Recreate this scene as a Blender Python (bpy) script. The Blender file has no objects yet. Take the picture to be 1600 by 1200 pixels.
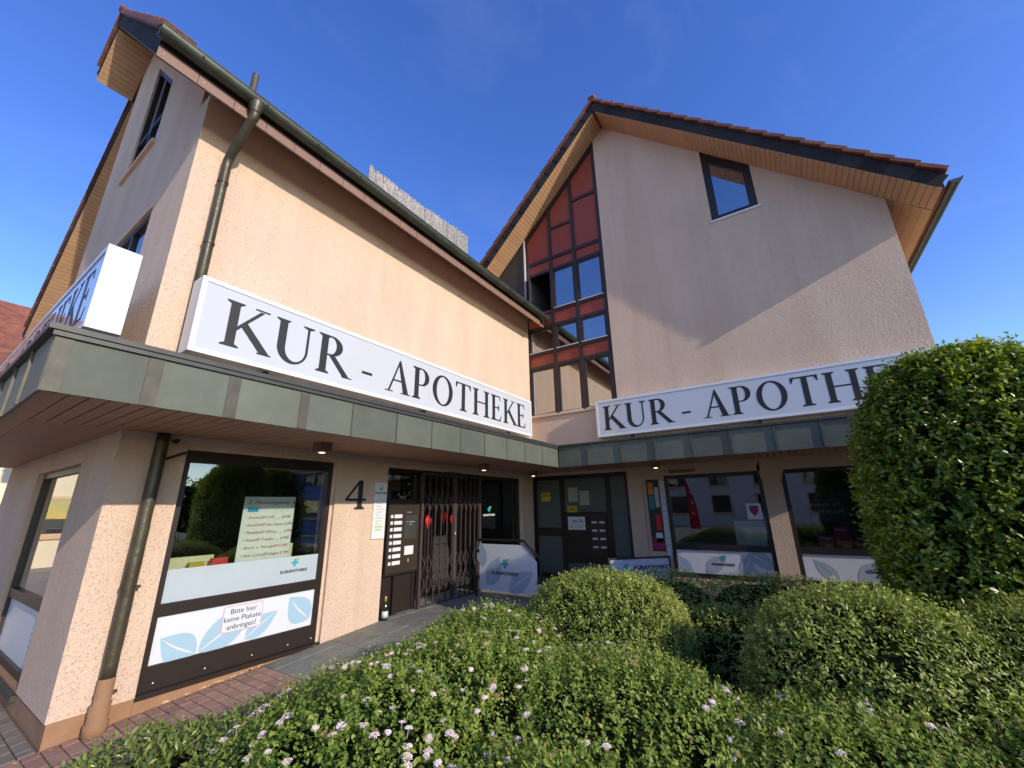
import bpy, bmesh, math, random
import numpy as np
from mathutils import Matrix, Vector
random.seed(7); RNG = np.random.default_rng(11)
R = math.radians
scene = bpy.context.scene
COL = scene.collection

# ------------------------------------------------------------------ camera, world, sun, exposure
CAM = Vector((-1.163, -5.228, 1.75))
right = Vector((0.550551, -0.834597, -0.018471)); down = Vector((0.233256, 0.175039, -0.956532)); fwd = Vector((0.801551, 0.522311, 0.291043))
cd = bpy.data.cameras.new('camera'); cam = bpy.data.objects.new('camera', cd); COL.objects.link(cam)
mw = Matrix.Identity(4)
for i in range(3):
    mw[i][0] = right[i]; mw[i][1] = -down[i]; mw[i][2] = -fwd[i]; mw[i][3] = CAM[i]
cam.matrix_world = mw
cd.sensor_fit = 'HORIZONTAL'; cd.sensor_width = 36; cd.lens = 36 * 633.82 / 1600; cd.clip_start = 0.05; cd.clip_end = 2000
scene.camera = cam

SUN = Vector((-0.157, -1.0, 0.398)).normalized()          # towards the sun
EL = math.asin(SUN.z); AZ = math.atan2(SUN.x, SUN.y)
world = bpy.data.worlds.new('World'); scene.world = world; world.use_nodes = True
nt = world.node_tree; nt.nodes.clear()
sky = nt.nodes.new('ShaderNodeTexSky'); sky.sky_type = 'NISHITA'; sky.sun_disc = False
sky.sun_elevation = EL; sky.sun_rotation = AZ; sky.altitude = 400; sky.air_density = 1.0; sky.dust_density = 0.3; sky.ozone_density = 2.2
bg = nt.nodes.new('ShaderNodeBackground'); bg.inputs[1].default_value = 0.145
wo = nt.nodes.new('ShaderNodeOutputWorld')
hsv = nt.nodes.new('ShaderNodeHueSaturation'); hsv.inputs['Saturation'].default_value = 1.27; hsv.inputs['Hue'].default_value = 0.522
nt.links.new(sky.outputs[0], hsv.inputs['Color']); 
tc = nt.nodes.new('ShaderNodeTexCoord'); mpw = nt.nodes.new('ShaderNodeMapping'); mpw.inputs['Scale'].default_value = (2.2, 5.0, 9.0); mpw.inputs['Rotation'].default_value = (0.3, 0.2, 0.6)
cn = nt.nodes.new('ShaderNodeTexNoise'); cn.inputs['Scale'].default_value = 1.1; cn.inputs['Detail'].default_value = 9; cn.inputs['Roughness'].default_value = 0.62; cn.inputs['Distortion'].default_value = 0.6
cr = nt.nodes.new('ShaderNodeMapRange'); cr.inputs[1].default_value = 0.52; cr.inputs[2].default_value = 0.85; cr.inputs[4].default_value = 0.05      # thin cirrus veils
cm = nt.nodes.new('ShaderNodeMix'); cm.data_type = 'RGBA'; cm.inputs[7].default_value = (2.6, 2.9, 3.4, 1)
nt.links.new(tc.outputs['Generated'], mpw.inputs[0]); nt.links.new(mpw.outputs[0], cn.inputs['Vector']); nt.links.new(cn.outputs[0], cr.inputs[0]); nt.links.new(cr.outputs[0], cm.inputs[0])
nt.links.new(hsv.outputs[0], cm.inputs[6]); nt.links.new(cm.outputs[2], bg.inputs[0]); nt.links.new(bg.outputs[0], wo.inputs[0])
sl = bpy.data.lights.new('sun', 'SUN'); sl.energy = 2.1; sl.angle = R(0.53); sl.color = (1.0, 0.90, 0.77)
so = bpy.data.objects.new('sun', sl); COL.objects.link(so)
so.rotation_euler = SUN.to_track_quat('Z', 'Y').to_euler()
scene.view_settings.view_transform = 'Standard'; scene.view_settings.look = 'None'
scene.view_settings.exposure = 1.12; scene.view_settings.gamma = 1.0; scene.view_settings.use_curve_mapping = False
scene.cycles.max_bounces = 8; scene.cycles.transparent_max_bounces = 12

# ------------------------------------------------------------------ materials
MATS = {}
def srgb(r, g, b):
    f = lambda c: (c / 255 / 12.92) if c / 255 <= 0.04045 else ((c / 255 + 0.055) / 1.055) ** 2.4
    return (f(r), f(g), f(b), 1)
def new_mat(name):
    m = bpy.data.materials.new(name); m.use_nodes = True; MATS[name] = m
    n = m.node_tree; n.nodes.clear()
    return m, n, n.nodes, n.links
def pmat(name, col, rough=0.6, metal=0.0, var=0.0, vscale=3.0, bump=0.0, bscale=80.0, col2=None, spec=0.5, obj_var=0.0, detail=6.0):
    """Principled with noise colour variation (position based) and noise bump."""
    m, n, N, L = new_mat(name)
    b = N.new('ShaderNodeBsdfPrincipled'); o = N.new('ShaderNodeOutputMaterial'); L.new(b.outputs[0], o.inputs[0])
    b.inputs['Roughness'].default_value = rough; b.inputs['Metallic'].default_value = metal
    b.inputs['Specular IOR Level'].default_value = spec
    col = tuple(col[:3]) + (1,)
    g = N.new('ShaderNodeNewGeometry')
    src = None
    if var > 0 or col2 is not None:
        t = N.new('ShaderNodeTexNoise'); t.inputs['Scale'].default_value = vscale; t.inputs['Detail'].default_value = detail
        t.inputs['Roughness'].default_value = 0.65
        L.new(g.outputs['Position'], t.inputs['Vector'])
        mr = N.new('ShaderNodeMapRange'); mr.inputs[1].default_value = 0.3; mr.inputs[2].default_value = 0.7; L.new(t.outputs[0], mr.inputs[0])
        mx = N.new('ShaderNodeMix'); mx.data_type = 'RGBA'; L.new(mr.outputs[0], mx.inputs[0])
        mx.inputs[6].default_value = col
        c2 = col2 if col2 is not None else tuple(c * (1 - var) for c in col[:3])
        mx.inputs[7].default_value = tuple(c2[:3]) + (1,)
        src = mx.outputs[2]
    if obj_var > 0:
        oi = N.new('ShaderNodeObjectInfo'); hs = N.new('ShaderNodeHueSaturation')
        mr2 = N.new('ShaderNodeMapRange'); mr2.inputs[3].default_value = 1 - obj_var; mr2.inputs[4].default_value = 1 + obj_var
        L.new(oi.outputs['Random'], mr2.inputs[0]); L.new(mr2.outputs[0], hs.inputs['Value'])
        if src: L.new(src, hs.inputs['Color'])
        else: hs.inputs['Color'].default_value = col
        src = hs.outputs[0]
    if src: L.new(src, b.inputs['Base Color'])
    else: b.inputs['Base Color'].default_value = col
    if bump > 0:
        t2 = N.new('ShaderNodeTexNoise'); t2.inputs['Scale'].default_value = bscale; t2.inputs['Detail'].default_value = 4
        L.new(g.outputs['Position'], t2.inputs['Vector'])
        bp = N.new('ShaderNodeBump'); bp.inputs['Strength'].default_value = 1.0; bp.inputs['Distance'].default_value = bump
        L.new(t2.outputs[0], bp.inputs['Height']); L.new(bp.outputs[0], b.inputs['Normal'])
    return m
def stucco(name, col):
    m, n, N, L = new_mat(name)
    b = N.new('ShaderNodeBsdfPrincipled'); o = N.new('ShaderNodeOutputMaterial'); L.new(b.outputs[0], o.inputs[0])
    b.inputs['Roughness'].default_value = 0.92; b.inputs['Specular IOR Level'].default_value = 0.15
    g = N.new('ShaderNodeNewGeometry')
    # grain: grooved scratch plaster = distorted noise, thresholded into worm-like dents
    t = N.new('ShaderNodeTexNoise'); t.inputs['Scale'].default_value = 58; t.inputs['Detail'].default_value = 3; t.inputs['Distortion'].default_value = 0.8
    L.new(g.outputs['Position'], t.inputs['Vector'])
    r = N.new('ShaderNodeValToRGB'); r.color_ramp.elements[0].position = 0.30; r.color_ramp.elements[1].position = 0.41
    L.new(t.outputs[0], r.inputs[0])
    t2 = N.new('ShaderNodeTexNoise'); t2.inputs['Scale'].default_value = 110; t2.inputs['Detail'].default_value = 3
    L.new(g.outputs['Position'], t2.inputs['Vector'])
    ad = N.new('ShaderNodeMath'); ad.operation = 'MULTIPLY_ADD'; ad.inputs[1].default_value = 1.2
    t5 = N.new('ShaderNodeTexNoise'); t5.inputs['Scale'].default_value = 24; t5.inputs['Detail'].default_value = 4; t5.inputs['Roughness'].default_value = 0.6; t5.inputs['Distortion'].default_value = 0.7
    L.new(g.outputs['Position'], t5.inputs['Vector'])
    a5 = N.new('ShaderNodeMath'); a5.operation = 'MULTIPLY_ADD'; a5.inputs[1].default_value = 2.6; L.new(t5.outputs[0], a5.inputs[0]); L.new(r.outputs[0], a5.inputs[2])
    L.new(t2.outputs[0], ad.inputs[0]); L.new(a5.outputs[0], ad.inputs[2])
    bp = N.new('ShaderNodeBump'); bp.inputs['Distance'].default_value = 0.0045; bp.inputs['Strength'].default_value = 1.0
    L.new(ad.outputs[0], bp.inputs['Height']); L.new(bp.outputs[0], b.inputs['Normal'])
    # tone: soft weathering, vertical streaks, darker dents
    t3 = N.new('ShaderNodeTexNoise'); t3.inputs['Scale'].default_value = 0.9; t3.inputs['Detail'].default_value = 7; t3.inputs['Roughness'].default_value = 0.6
    mp = N.new('ShaderNodeMapping'); mp.inputs['Scale'].default_value = (1.6, 1.6, 0.45)
    L.new(g.outputs['Position'], mp.inputs[0]); L.new(mp.outputs[0], t3.inputs['Vector'])
    mr = N.new('ShaderNodeMapRange'); mr.inputs[1].default_value = 0.3; mr.inputs[2].default_value = 0.72; L.new(t3.outputs[0], mr.inputs[0])
    mx = N.new('ShaderNodeMix'); mx.data_type = 'RGBA'; L.new(mr.outputs[0], mx.inputs[0])
    mx.inputs[6].default_value = tuple(col) + (1,); mx.inputs[7].default_value = tuple(c * k for c, k in zip(col, (0.86, 0.83, 0.80))) + (1,)
    mx2 = N.new('ShaderNodeMix'); mx2.data_type = 'RGBA'; L.new(r.outputs[0], mx2.inputs[0])
    L.new(mx.outputs[2], mx2.inputs[7])
    dk = N.new('ShaderNodeMix'); dk.data_type = 'RGBA'; dk.blend_type = 'MULTIPLY'; dk.inputs[0].default_value = 1
    L.new(mx.outputs[2], dk.inputs[6]); dk.inputs[7].default_value = (0.955, 0.94, 0.925, 1); L.new(dk.outputs[2], mx2.inputs[6])
    # rain streaks: narrow vertical bands of grime
    mp2 = N.new('ShaderNodeMapping'); mp2.inputs['Scale'].default_value = (6.5, 6.5, 0.22); L.new(g.outputs['Position'], mp2.inputs[0])
    t4 = N.new('ShaderNodeTexNoise'); t4.inputs['Scale'].default_value = 1.0; t4.inputs['Detail'].default_value = 5; L.new(mp2.outputs[0], t4.inputs['Vector'])
    r4 = N.new('ShaderNodeMapRange'); r4.inputs[1].default_value = 0.52; r4.inputs[2].default_value = 0.75; r4.inputs[4].default_value = 0.28; L.new(t4.outputs[0], r4.inputs[0])
    st = N.new('ShaderNodeMix'); st.data_type = 'RGBA'; st.blend_type = 'MULTIPLY'; L.new(r4.outputs[0], st.inputs[0]); L.new(mx2.outputs[2], st.inputs[6]); st.inputs[7].default_value = (0.82, 0.80, 0.78, 1)
    L.new(st.outputs[2], b.inputs['Base Color'])
    return m
def glass(name, tint=(0.9, 0.95, 0.95), base=0.06, rough=0.0, f0=1.5):
    """window pane: see-through with a mirror coat that grows at grazing angles"""
    m, n, N, L = new_mat(name)
    o = N.new('ShaderNodeOutputMaterial'); mx = N.new('ShaderNodeMixShader'); L.new(mx.outputs[0], o.inputs[0])
    tr = N.new('ShaderNodeBsdfTransparent'); tr.inputs[0].default_value = tuple(tint) + (1,)
    gl = N.new('ShaderNodeBsdfGlossy'); gl.inputs['Roughness'].default_value = rough
    fr = N.new('ShaderNodeFresnel'); fr.inputs[0].default_value = f0
    ad = N.new('ShaderNodeMath'); ad.operation = 'ADD'; ad.use_clamp = True; ad.inputs[1].default_value = base
    L.new(fr.outputs[0], ad.inputs[0]); L.new(ad.outputs[0], mx.inputs[0]); L.new(tr.outputs[0], mx.inputs[1]); L.new(gl.outputs[0], mx.inputs[2])
    return m
def emis(name, col, s):
    m, n, N, L = new_mat(name)
    o = N.new('ShaderNodeOutputMaterial'); e = N.new('ShaderNodeEmission'); e.inputs[0].default_value = tuple(col) + (1,); e.inputs[1].default_value = s
    L.new(e.outputs[0], o.inputs[0]); return m
def leafmat(name, c1, c2, c3, trans=0.35, rough=0.42, spec=0.5):
    """leaf: each leaf keeps one of three own hues (attribute), some light passes through"""
    m, n, N, L = new_mat(name)
    o = N.new('ShaderNodeOutputMaterial'); mx = N.new('ShaderNodeMixShader'); mx.inputs[0].default_value = trans; L.new(mx.outputs[0], o.inputs[0])
    b = N.new('ShaderNodeBsdfPrincipled'); b.inputs['Roughness'].default_value = rough; b.inputs['Specular IOR Level'].default_value = spec
    tl = N.new('ShaderNodeBsdfTranslucent')
    at = N.new('ShaderNodeAttribute'); at.attribute_name = 'hue'
    r = N.new('ShaderNodeValToRGB'); e = r.color_ramp.elements
    e[0].position = 0.0; e[0].color = tuple(c1) + (1,); e[1].position = 1.0; e[1].color = tuple(c3) + (1,)
    k = e.new(0.55); k.color = tuple(c2) + (1,)
    L.new(at.outputs['Fac'], r.inputs[0]); L.new(r.outputs[0], b.inputs['Base Color'])
    hs = N.new('ShaderNodeHueSaturation'); hs.inputs['Value'].default_value = 1.5; hs.inputs['Saturation'].default_value = 1.1
    L.new(r.outputs[0], hs.inputs['Color']); L.new(hs.outputs[0], tl.inputs[0])
    L.new(b.outputs[0], mx.inputs[1]); L.new(tl.outputs[0], mx.inputs[2]); return m

stucco('plaster', (0.665, 0.50, 0.375))
pmat('plinth', srgb(158, 120, 88)[:3], 0.85, var=0.25, vscale=5, bump=0.003, bscale=60)
pmat('sill_paint', srgb(214, 176, 140)[:3], 0.7, var=0.1)
pmat('frame_brown', (0.022, 0.014, 0.010), 0.42, var=0.2, vscale=8)
pmat('mullion_brown', (0.030, 0.017, 0.012), 0.5, var=0.2, vscale=8)
pmat('panel_red', srgb(146, 64, 42)[:3], 0.55, var=0.12, vscale=6)
pmat('trim_light', (0.55, 0.53, 0.50), 0.5)
pmat('soffit_wood', srgb(190, 150, 112)[:3], 0.6, var=0.10, vscale=4, obj_var=0.05)
pmat('canopy_wood', srgb(170, 128, 98)[:3], 0.55, var=0.08, vscale=4, obj_var=0.04)
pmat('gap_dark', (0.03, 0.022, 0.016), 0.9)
pmat('fascia_brown', srgb(128, 98, 84)[:3], 0.6, var=0.12, vscale=5, obj_var=0.05)
pmat('slate', (0.035, 0.033, 0.033), 0.9, spec=0.15, var=0.3, vscale=9, obj_var=0.25, bump=0.002, bscale=40)
pmat('tile', srgb(128, 76, 58)[:3], 0.8, col2=srgb(84, 54, 44)[:3], vscale=9, obj_var=0.22, bump=0.004, bscale=35)
pmat('zinc', srgb(96, 100, 86)[:3], 0.62, metal=0.15, col2=srgb(80, 84, 71)[:3], vscale=2.2, obj_var=0.15, bump=0.004, bscale=5)
pmat('zinc_batten', srgb(88, 85, 72)[:3], 0.55, metal=0.2, col2=srgb(66, 60, 48)[:3], vscale=7, obj_var=0.1)
pmat('zinc_dark', (0.07, 0.07, 0.06), 0.5, metal=0.4, var=0.3, vscale=6)
pmat('gutter', srgb(84, 92, 80)[:3], 0.42, metal=0.45, col2=srgb(66, 66, 56)[:3], vscale=4)
pmat('pipe_olive', srgb(82, 76, 58)[:3], 0.42, metal=0.3, col2=srgb(62, 54, 40)[:3], vscale=5, bump=0.006, bscale=14)
pmat('white_enamel', (0.66, 0.66, 0.65), 0.35, var=0.04)
pmat('acrylic_white', (0.50, 0.51, 0.535), 0.08, var=0.03)
pmat('letter_dark', (0.022, 0.020, 0.020), 0.5, spec=0.3)
pmat('paper', (0.74, 0.73, 0.62), 0.8, var=0.05)
pmat('ink_red', (0.45, 0.03, 0.03), 0.8)
pmat('white_film', (0.60, 0.62, 0.64), 0.35)
pmat('frost_film', (0.40, 0.46, 0.49), 0.45, var=0.08, vscale=2)
pmat('leaf_print', srgb(152, 182, 196)[:3], 0.4)
pmat('leaf_print_grey', srgb(158, 170, 182)[:3], 0.4)
pmat('logo_blue', srgb(48, 150, 176)[:3], 0.4)
pmat('logo_green', srgb(140, 178, 60)[:3], 0.4)
pmat('sticker_pink', srgb(205, 140, 175)[:3], 0.5)
pmat('grey_text', (0.45, 0.45, 0.45), 0.6)
pmat('brass_brown', srgb(66, 56, 46)[:3], 0.42, metal=0.35, var=0.15)
pmat('gate_paint', srgb(78, 66, 62)[:3], 0.5, metal=0.2, var=0.2, vscale=10)
pmat('black_metal', (0.02, 0.02, 0.02), 0.45)
pmat('yellow_sticker', srgb(196, 168, 40)[:3], 0.6)
pmat('magenta', srgb(150, 28, 76)[:3], 0.5)
pmat('teal', srgb(60, 130, 130)[:3], 0.6)
pmat('orange', srgb(214, 130, 60)[:3], 0.6)
pmat('red_cloth', srgb(214, 30, 34)[:3], 0.6)
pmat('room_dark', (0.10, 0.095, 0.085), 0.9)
pmat('room_light', (0.35, 0.33, 0.29), 0.9)
pmat('cream_board', srgb(226, 214, 168)[:3], 0.7)
pmat('bottle_glass', (0.012, 0.020, 0.010), 0.12)
pmat('gold_foil', srgb(206, 186, 130)[:3], 0.35, metal=0.6)
pmat('brick', srgb(158, 120, 104)[:3], 0.85, col2=srgb(136, 112, 98)[:3], vscale=12, obj_var=0.15, bump=0.003, bscale=50)
pmat('slab', srgb(132, 132, 124)[:3], 0.7, col2=srgb(104, 106, 100)[:3], vscale=5, obj_var=0.08, bump=0.006, bscale=16)
pmat('grey_paver', srgb(128, 118, 106)[:3], 0.85, col2=srgb(104, 96, 86)[:3], vscale=7, obj_var=0.08, bump=0.003)
pmat('mortar', srgb(120, 104, 90)[:3], 0.95, var=0.3, vscale=20)
pmat('ground', (0.40, 0.35, 0.28), 0.95, var=0.35, vscale=0.6, bump=0.006, bscale=40)
pmat('soil', (0.045, 0.032, 0.022), 1.0, var=0.4, vscale=8, bump=0.02, bscale=20)
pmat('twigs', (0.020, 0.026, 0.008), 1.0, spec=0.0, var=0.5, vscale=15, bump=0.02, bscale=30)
pmat('bark', (0.07, 0.05, 0.035), 0.95, var=0.4, vscale=20, bump=0.006, bscale=40)
pmat('reed', srgb(178, 174, 168)[:3], 0.9, col2=srgb(108, 102, 96)[:3], vscale=14)
pmat('house_cream', srgb(226, 212, 180)[:3], 0.9, var=0.08, vscale=2)
pmat('house_white', srgb(214, 212, 206)[:3], 0.9, var=0.06, vscale=2)
pmat('hall_blue', srgb(96, 116, 160)[:3], 0.8, var=0.1)
pmat('bin_blue', srgb(40, 92, 176)[:3], 0.5)
pmat('house_roof_dark', (0.05, 0.045, 0.045), 0.8, var=0.3)
pmat('petal', srgb(244, 216, 210)[:3], 0.7)
pmat('seed', srgb(176, 152, 88)[:3], 0.85)
glass('pane', base=0.10); glass('pane_mirror', base=0.38, tint=(0.7, 0.75, 0.78)); glass('pane_dark', base=0.05, tint=(0.85, 0.87, 0.87))
glass('pane_clear', base=0.0, f0=1.2, tint=(.8, .8, .8))
emis('lamp_glow', (1.0, 0.82, 0.5), 1.6)
def roofmat():
    m, n, N, L = new_mat('roof_tiles')
    b = N.new('ShaderNodeBsdfPrincipled'); o = N.new('ShaderNodeOutputMaterial'); L.new(b.outputs[0], o.inputs[0]); b.inputs['Roughness'].default_value = 0.85
    g = N.new('ShaderNodeNewGeometry'); t = N.new('ShaderNodeTexNoise'); t.inputs['Scale'].default_value = 3.0; t.inputs['Detail'].default_value = 8
    L.new(g.outputs['Position'], t.inputs['Vector'])
    r = N.new('ShaderNodeValToRGB'); r.color_ramp.elements[0].color = srgb(92, 58, 46); r.color_ramp.elements[1].color = srgb(150, 88, 66)
    r.color_ramp.elements[0].position = 0.3; r.color_ramp.elements[1].position = 0.7
    L.new(t.outputs[0], r.inputs[0]); L.new(r.outputs[0], b.inputs['Base Color'])
    w = N.new('ShaderNodeTexWave'); w.wave_type = 'BANDS'; w.bands_direction = 'Z'; w.wave_profile = 'SAW'; w.inputs['Scale'].default_value = 1.6; w.inputs['Distortion'].default_value = 0.4
    L.new(g.outputs['Position'], w.inputs['Vector'])
    bp = N.new('ShaderNodeBump'); bp.inputs['Distance'].default_value = 0.06; L.new(w.outputs[0], bp.inputs['Height']); L.new(bp.outputs[0], b.inputs['Normal'])
roofmat()
leafmat('leaf_spirea', (0.095, 0.165, 0.022), (0.23, 0.31, 0.048), (0.42, 0.43, 0.09), 0.38, 0.5, 0.35)
leafmat('leaf_dome', (0.10, 0.145, 0.020), (0.28, 0.325, 0.052), (0.52, 0.52, 0.15), 0.30, 0.38, 0.5)
leafmat('leaf_hedge', (0.065, 0.115, 0.014), (0.18, 0.25, 0.026), (0.46, 0.44, 0.05), 0.30, 0.33, 0.5)
leafmat('leaf_low', (0.07, 0.115, 0.020), (0.17, 0.22, 0.038), (0.32, 0.32, 0.08), 0.30, 0.30, 0.6)

# ------------------------------------------------------------------ object helpers
W = {}
def link(o, parent=None, mat4=None):
    COL.objects.link(o); mat4 = mat4 or Matrix.Identity(4); W[o] = mat4
    if parent is not None:
        o.parent = parent; o.matrix_parent_inverse = W[parent].inverted()
    o.matrix_basis = mat4
    return o
def tag(o, label=None, cat=None, group=None, kind=None):
    if label: o['label'] = label
    if cat: o['category'] = cat
    if group: o['group'] = group
    if kind: o['kind'] = kind
    return o
def thing(name, loc, label, cat, group=None):
    return tag(link(bpy.data.objects.new(name, None), None, Matrix.Translation(loc)), label, cat, group)
class MB:
    def __init__(s): s.v = []; s.f = []
    def add(s, v, f):
        o = len(s.v); s.v += [tuple(p) for p in v]; s.f += [tuple(i + o for i in q) for q in f]; return s
    def box(s, x0, x1, y0, y1, z0, z1):
        v = [(x, y, z) for x in (x0, x1) for y in (y0, y1) for z in (z0, z1)]
        return s.add(v, [(0, 1, 3, 2), (4, 6, 7, 5), (0, 4, 5, 1), (2, 3, 7, 6), (0, 2, 6, 4), (1, 5, 7, 3)])
    def prism(s, pts, d0, d1, mp):
        n = len(pts)
        v = [mp(a, b, d0) for a, b in pts] + [mp(a, b, d1) for a, b in pts]
        f = [tuple(range(n))[::-1], tuple(range(n, 2 * n))] + [(i, (i + 1) % n, n + (i + 1) % n, n + i) for i in range(n)]
        return s.add(v, f)
    def tube(s, pts, r, seg=12, cap=True):
        pts = [Vector(p) for p in pts]; rings = []; prev = None
        rr = r if isinstance(r, (list, tuple)) else [r] * len(pts)
        for i, p in enumerate(pts):
            d = (pts[min(i + 1, len(pts) - 1)] - pts[max(i - 1, 0)]).normalized()
            a = d.orthogonal().normalized() if prev is None else (prev - d * prev.dot(d)).normalized()
            prev = a; b = d.cross(a)
            rings.append([p + (a * math.cos(2 * math.pi * k / seg) + b * math.sin(2 * math.pi * k / seg)) * rr[i] for k in range(seg)])
        v = [q for g in rings for q in g]; f = []
        for i in range(len(pts) - 1):
            for k in range(seg):
                k2 = (k + 1) % seg; f.append((i * seg + k, i * seg + k2, (i + 1) * seg + k2, (i + 1) * seg + k))
        if cap: f += [tuple(range(seg))[::-1], tuple(range((len(pts) - 1) * seg, len(pts) * seg))]
        return s.add(v, f)
    def mesh(s, name, mat, smooth=False, fix=True):
        me = bpy.data.meshes.new(name); me.from_pydata(s.v, [], s.f); me.materials.append(MATS[mat])
        if fix:
            bm = bmesh.new(); bm.from_mesh(me); bmesh.ops.recalc_face_normals(bm, faces=bm.faces); bm.to_mesh(me); bm.free()
        if smooth:
            for p in me.polygons: p.use_smooth = True
        return me
    def build(s, name, mat, parent=None, smooth=False, mat4=None, fix=True):
        return link(bpy.data.objects.new(name, s.mesh(name, mat, smooth, fix)), parent, mat4)
UNIT = {}
def piece(name, parent, mat, x0, x1, y0, y1, z0, z1, rot=None, pivot=None, bev=0.0):
    """a box-shaped piece; alike pieces share the mesh of their size"""
    key = (mat, round(abs(x1 - x0), 3), round(abs(y1 - y0), 3), round(abs(z1 - z0), 3), bev)
    hx, hy, hz = abs(x1 - x0) / 2, abs(y1 - y0) / 2, abs(z1 - z0) / 2
    if key not in UNIT:
        mb = MB().box(-hx, hx, -hy, hy, -hz, hz); me = mb.mesh(name, mat)
        if bev > 0:
            bm = bmesh.new(); bm.from_mesh(me); bmesh.ops.bevel(bm, geom=list(bm.edges), offset=bev, segments=1, affect='EDGES'); bm.to_mesh(me); bm.free()
        UNIT[key] = me
    c = Vector(((x0 + x1) / 2, (y0 + y1) / 2, (z0 + z1) / 2))
    m4 = Matrix.Translation(c)
    if rot is not None: m4 = m4 @ rot
    return link(bpy.data.objects.new(name, UNIT[key]), parent, m4)
XB = 7.72
mA = lambda s, z, d: (s, d, z)                 # facade A: s = X, depth into the house = +Y
mB = lambda s, z, d: (XB + d, s, z)            # facade B: s = Y, depth = +X
mC = lambda s, z, d: (d, s, z)                 # facade C: s = Y, depth = +X
def inset(pts, w):
    n = len(pts); P = [Vector(p) for p in pts]
    area = sum(P[i].x * P[(i + 1) % n].y - P[(i + 1) % n].x * P[i].y for i in range(n)); sg = 1 if area > 0 else -1
    out = []
    for i in range(n):
        a, b, c = P[i - 1], P[i], P[(i + 1) % n]
        e1 = (b - a).normalized(); e2 = (c - b).normalized()
        n1 = Vector((-e1.y, e1.x)) * sg; n2 = Vector((-e2.y, e2.x)) * sg
        bis = (n1 + n2).normalized(); out.append(tuple(b + bis * (w / max(0.2, bis.dot(n1)))))
    return out
def frame_mb(pts, w, d0, d1, mp, mb=None):
    mb = mb or MB(); q = inset(pts, w); n = len(pts)
    for i in range(n):
        j = (i + 1) % n; mb.prism([pts[i], pts[j], q[j], q[i]], d0, d1, mp)
    return mb, q
# lettering planes: local x = reading direction, y = up, z = towards the viewer
def planeA(x, z, y): return Matrix(((1, 0, 0, x), (0, 0, -1, y), (0, 1, 0, z), (0, 0, 0, 1)))
def planeB(y, z, x): return Matrix(((0, 0, -1, x), (-1, 0, 0, y), (0, 1, 0, z), (0, 0, 0, 1)))
def text_obj(name, s, size, parent, mat, m4, shear=0.0, align='LEFT', ext=0.0008, spacing=1.0, off=0.0):
    cu = bpy.data.curves.new(name, 'FONT'); cu.body = s; cu.size = size; cu.shear = shear; cu.align_x = align; cu.extrude = ext; cu.space_character = spacing; cu.offset = off
    cu.resolution_u = 3
    t = bpy.data.objects.new(name, cu); COL.objects.link(t)
    dg = bpy.context.evaluated_depsgraph_get(); me = bpy.data.meshes.new_from_object(t.evaluated_get(dg))
    bpy.data.objects.remove(t); me.materials.clear(); me.materials.append(MATS[mat])
    return link(bpy.data.objects.new(name, me), parent, m4)

# ------------------------------------------------------------------ serif capitals
def arc(cx, cy, rx, ry, a0, a1, n=18): return [(cx + rx * math.cos(R(a0 + (a1 - a0) * i / n)), cy + ry * math.sin(R(a0 + (a1 - a0) * i / n))) for i in range(n + 1)]
def band(o, i): return [[o[k], o[k + 1], i[k + 1], i[k]] for k in range(len(o) - 1)]
def serif(x0, x1, y, up, e=0.075, t=0.03):
    s = 1 if up else -1
    return [[(x0 - e, y), (x1 + e, y), (x1 + e, y + s * t), (x0 - e, y + s * t)], [(x0 - e, y + s * t), (x1 + e, y + s * t), (x1, y + s * 0.075), (x0, y + s * 0.075)]]
def stem(x0, x1, top=True, bot=True, e=0.075): return [[(x0, 0), (x1, 0), (x1, 1), (x0, 1)]] + (serif(x0, x1, 0, True, e) if bot else []) + (serif(x0, x1, 1, False, e) if top else [])
def bowl(x, y0, y1, w):
    cy = (y0 + y1) / 2; ry = (y1 - y0) / 2
    o = [(x, y1)] + arc(x + w - 0.30, cy, 0.30, ry, 90, -90, 22) + [(x, y0)]
    i = [(x, y1 - 0.045)] + arc(x + w - 0.30, cy, 0.135, ry - 0.045, 90, -90, 22) + [(x, y0 + 0.045)]
    return band(o, i)
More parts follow.
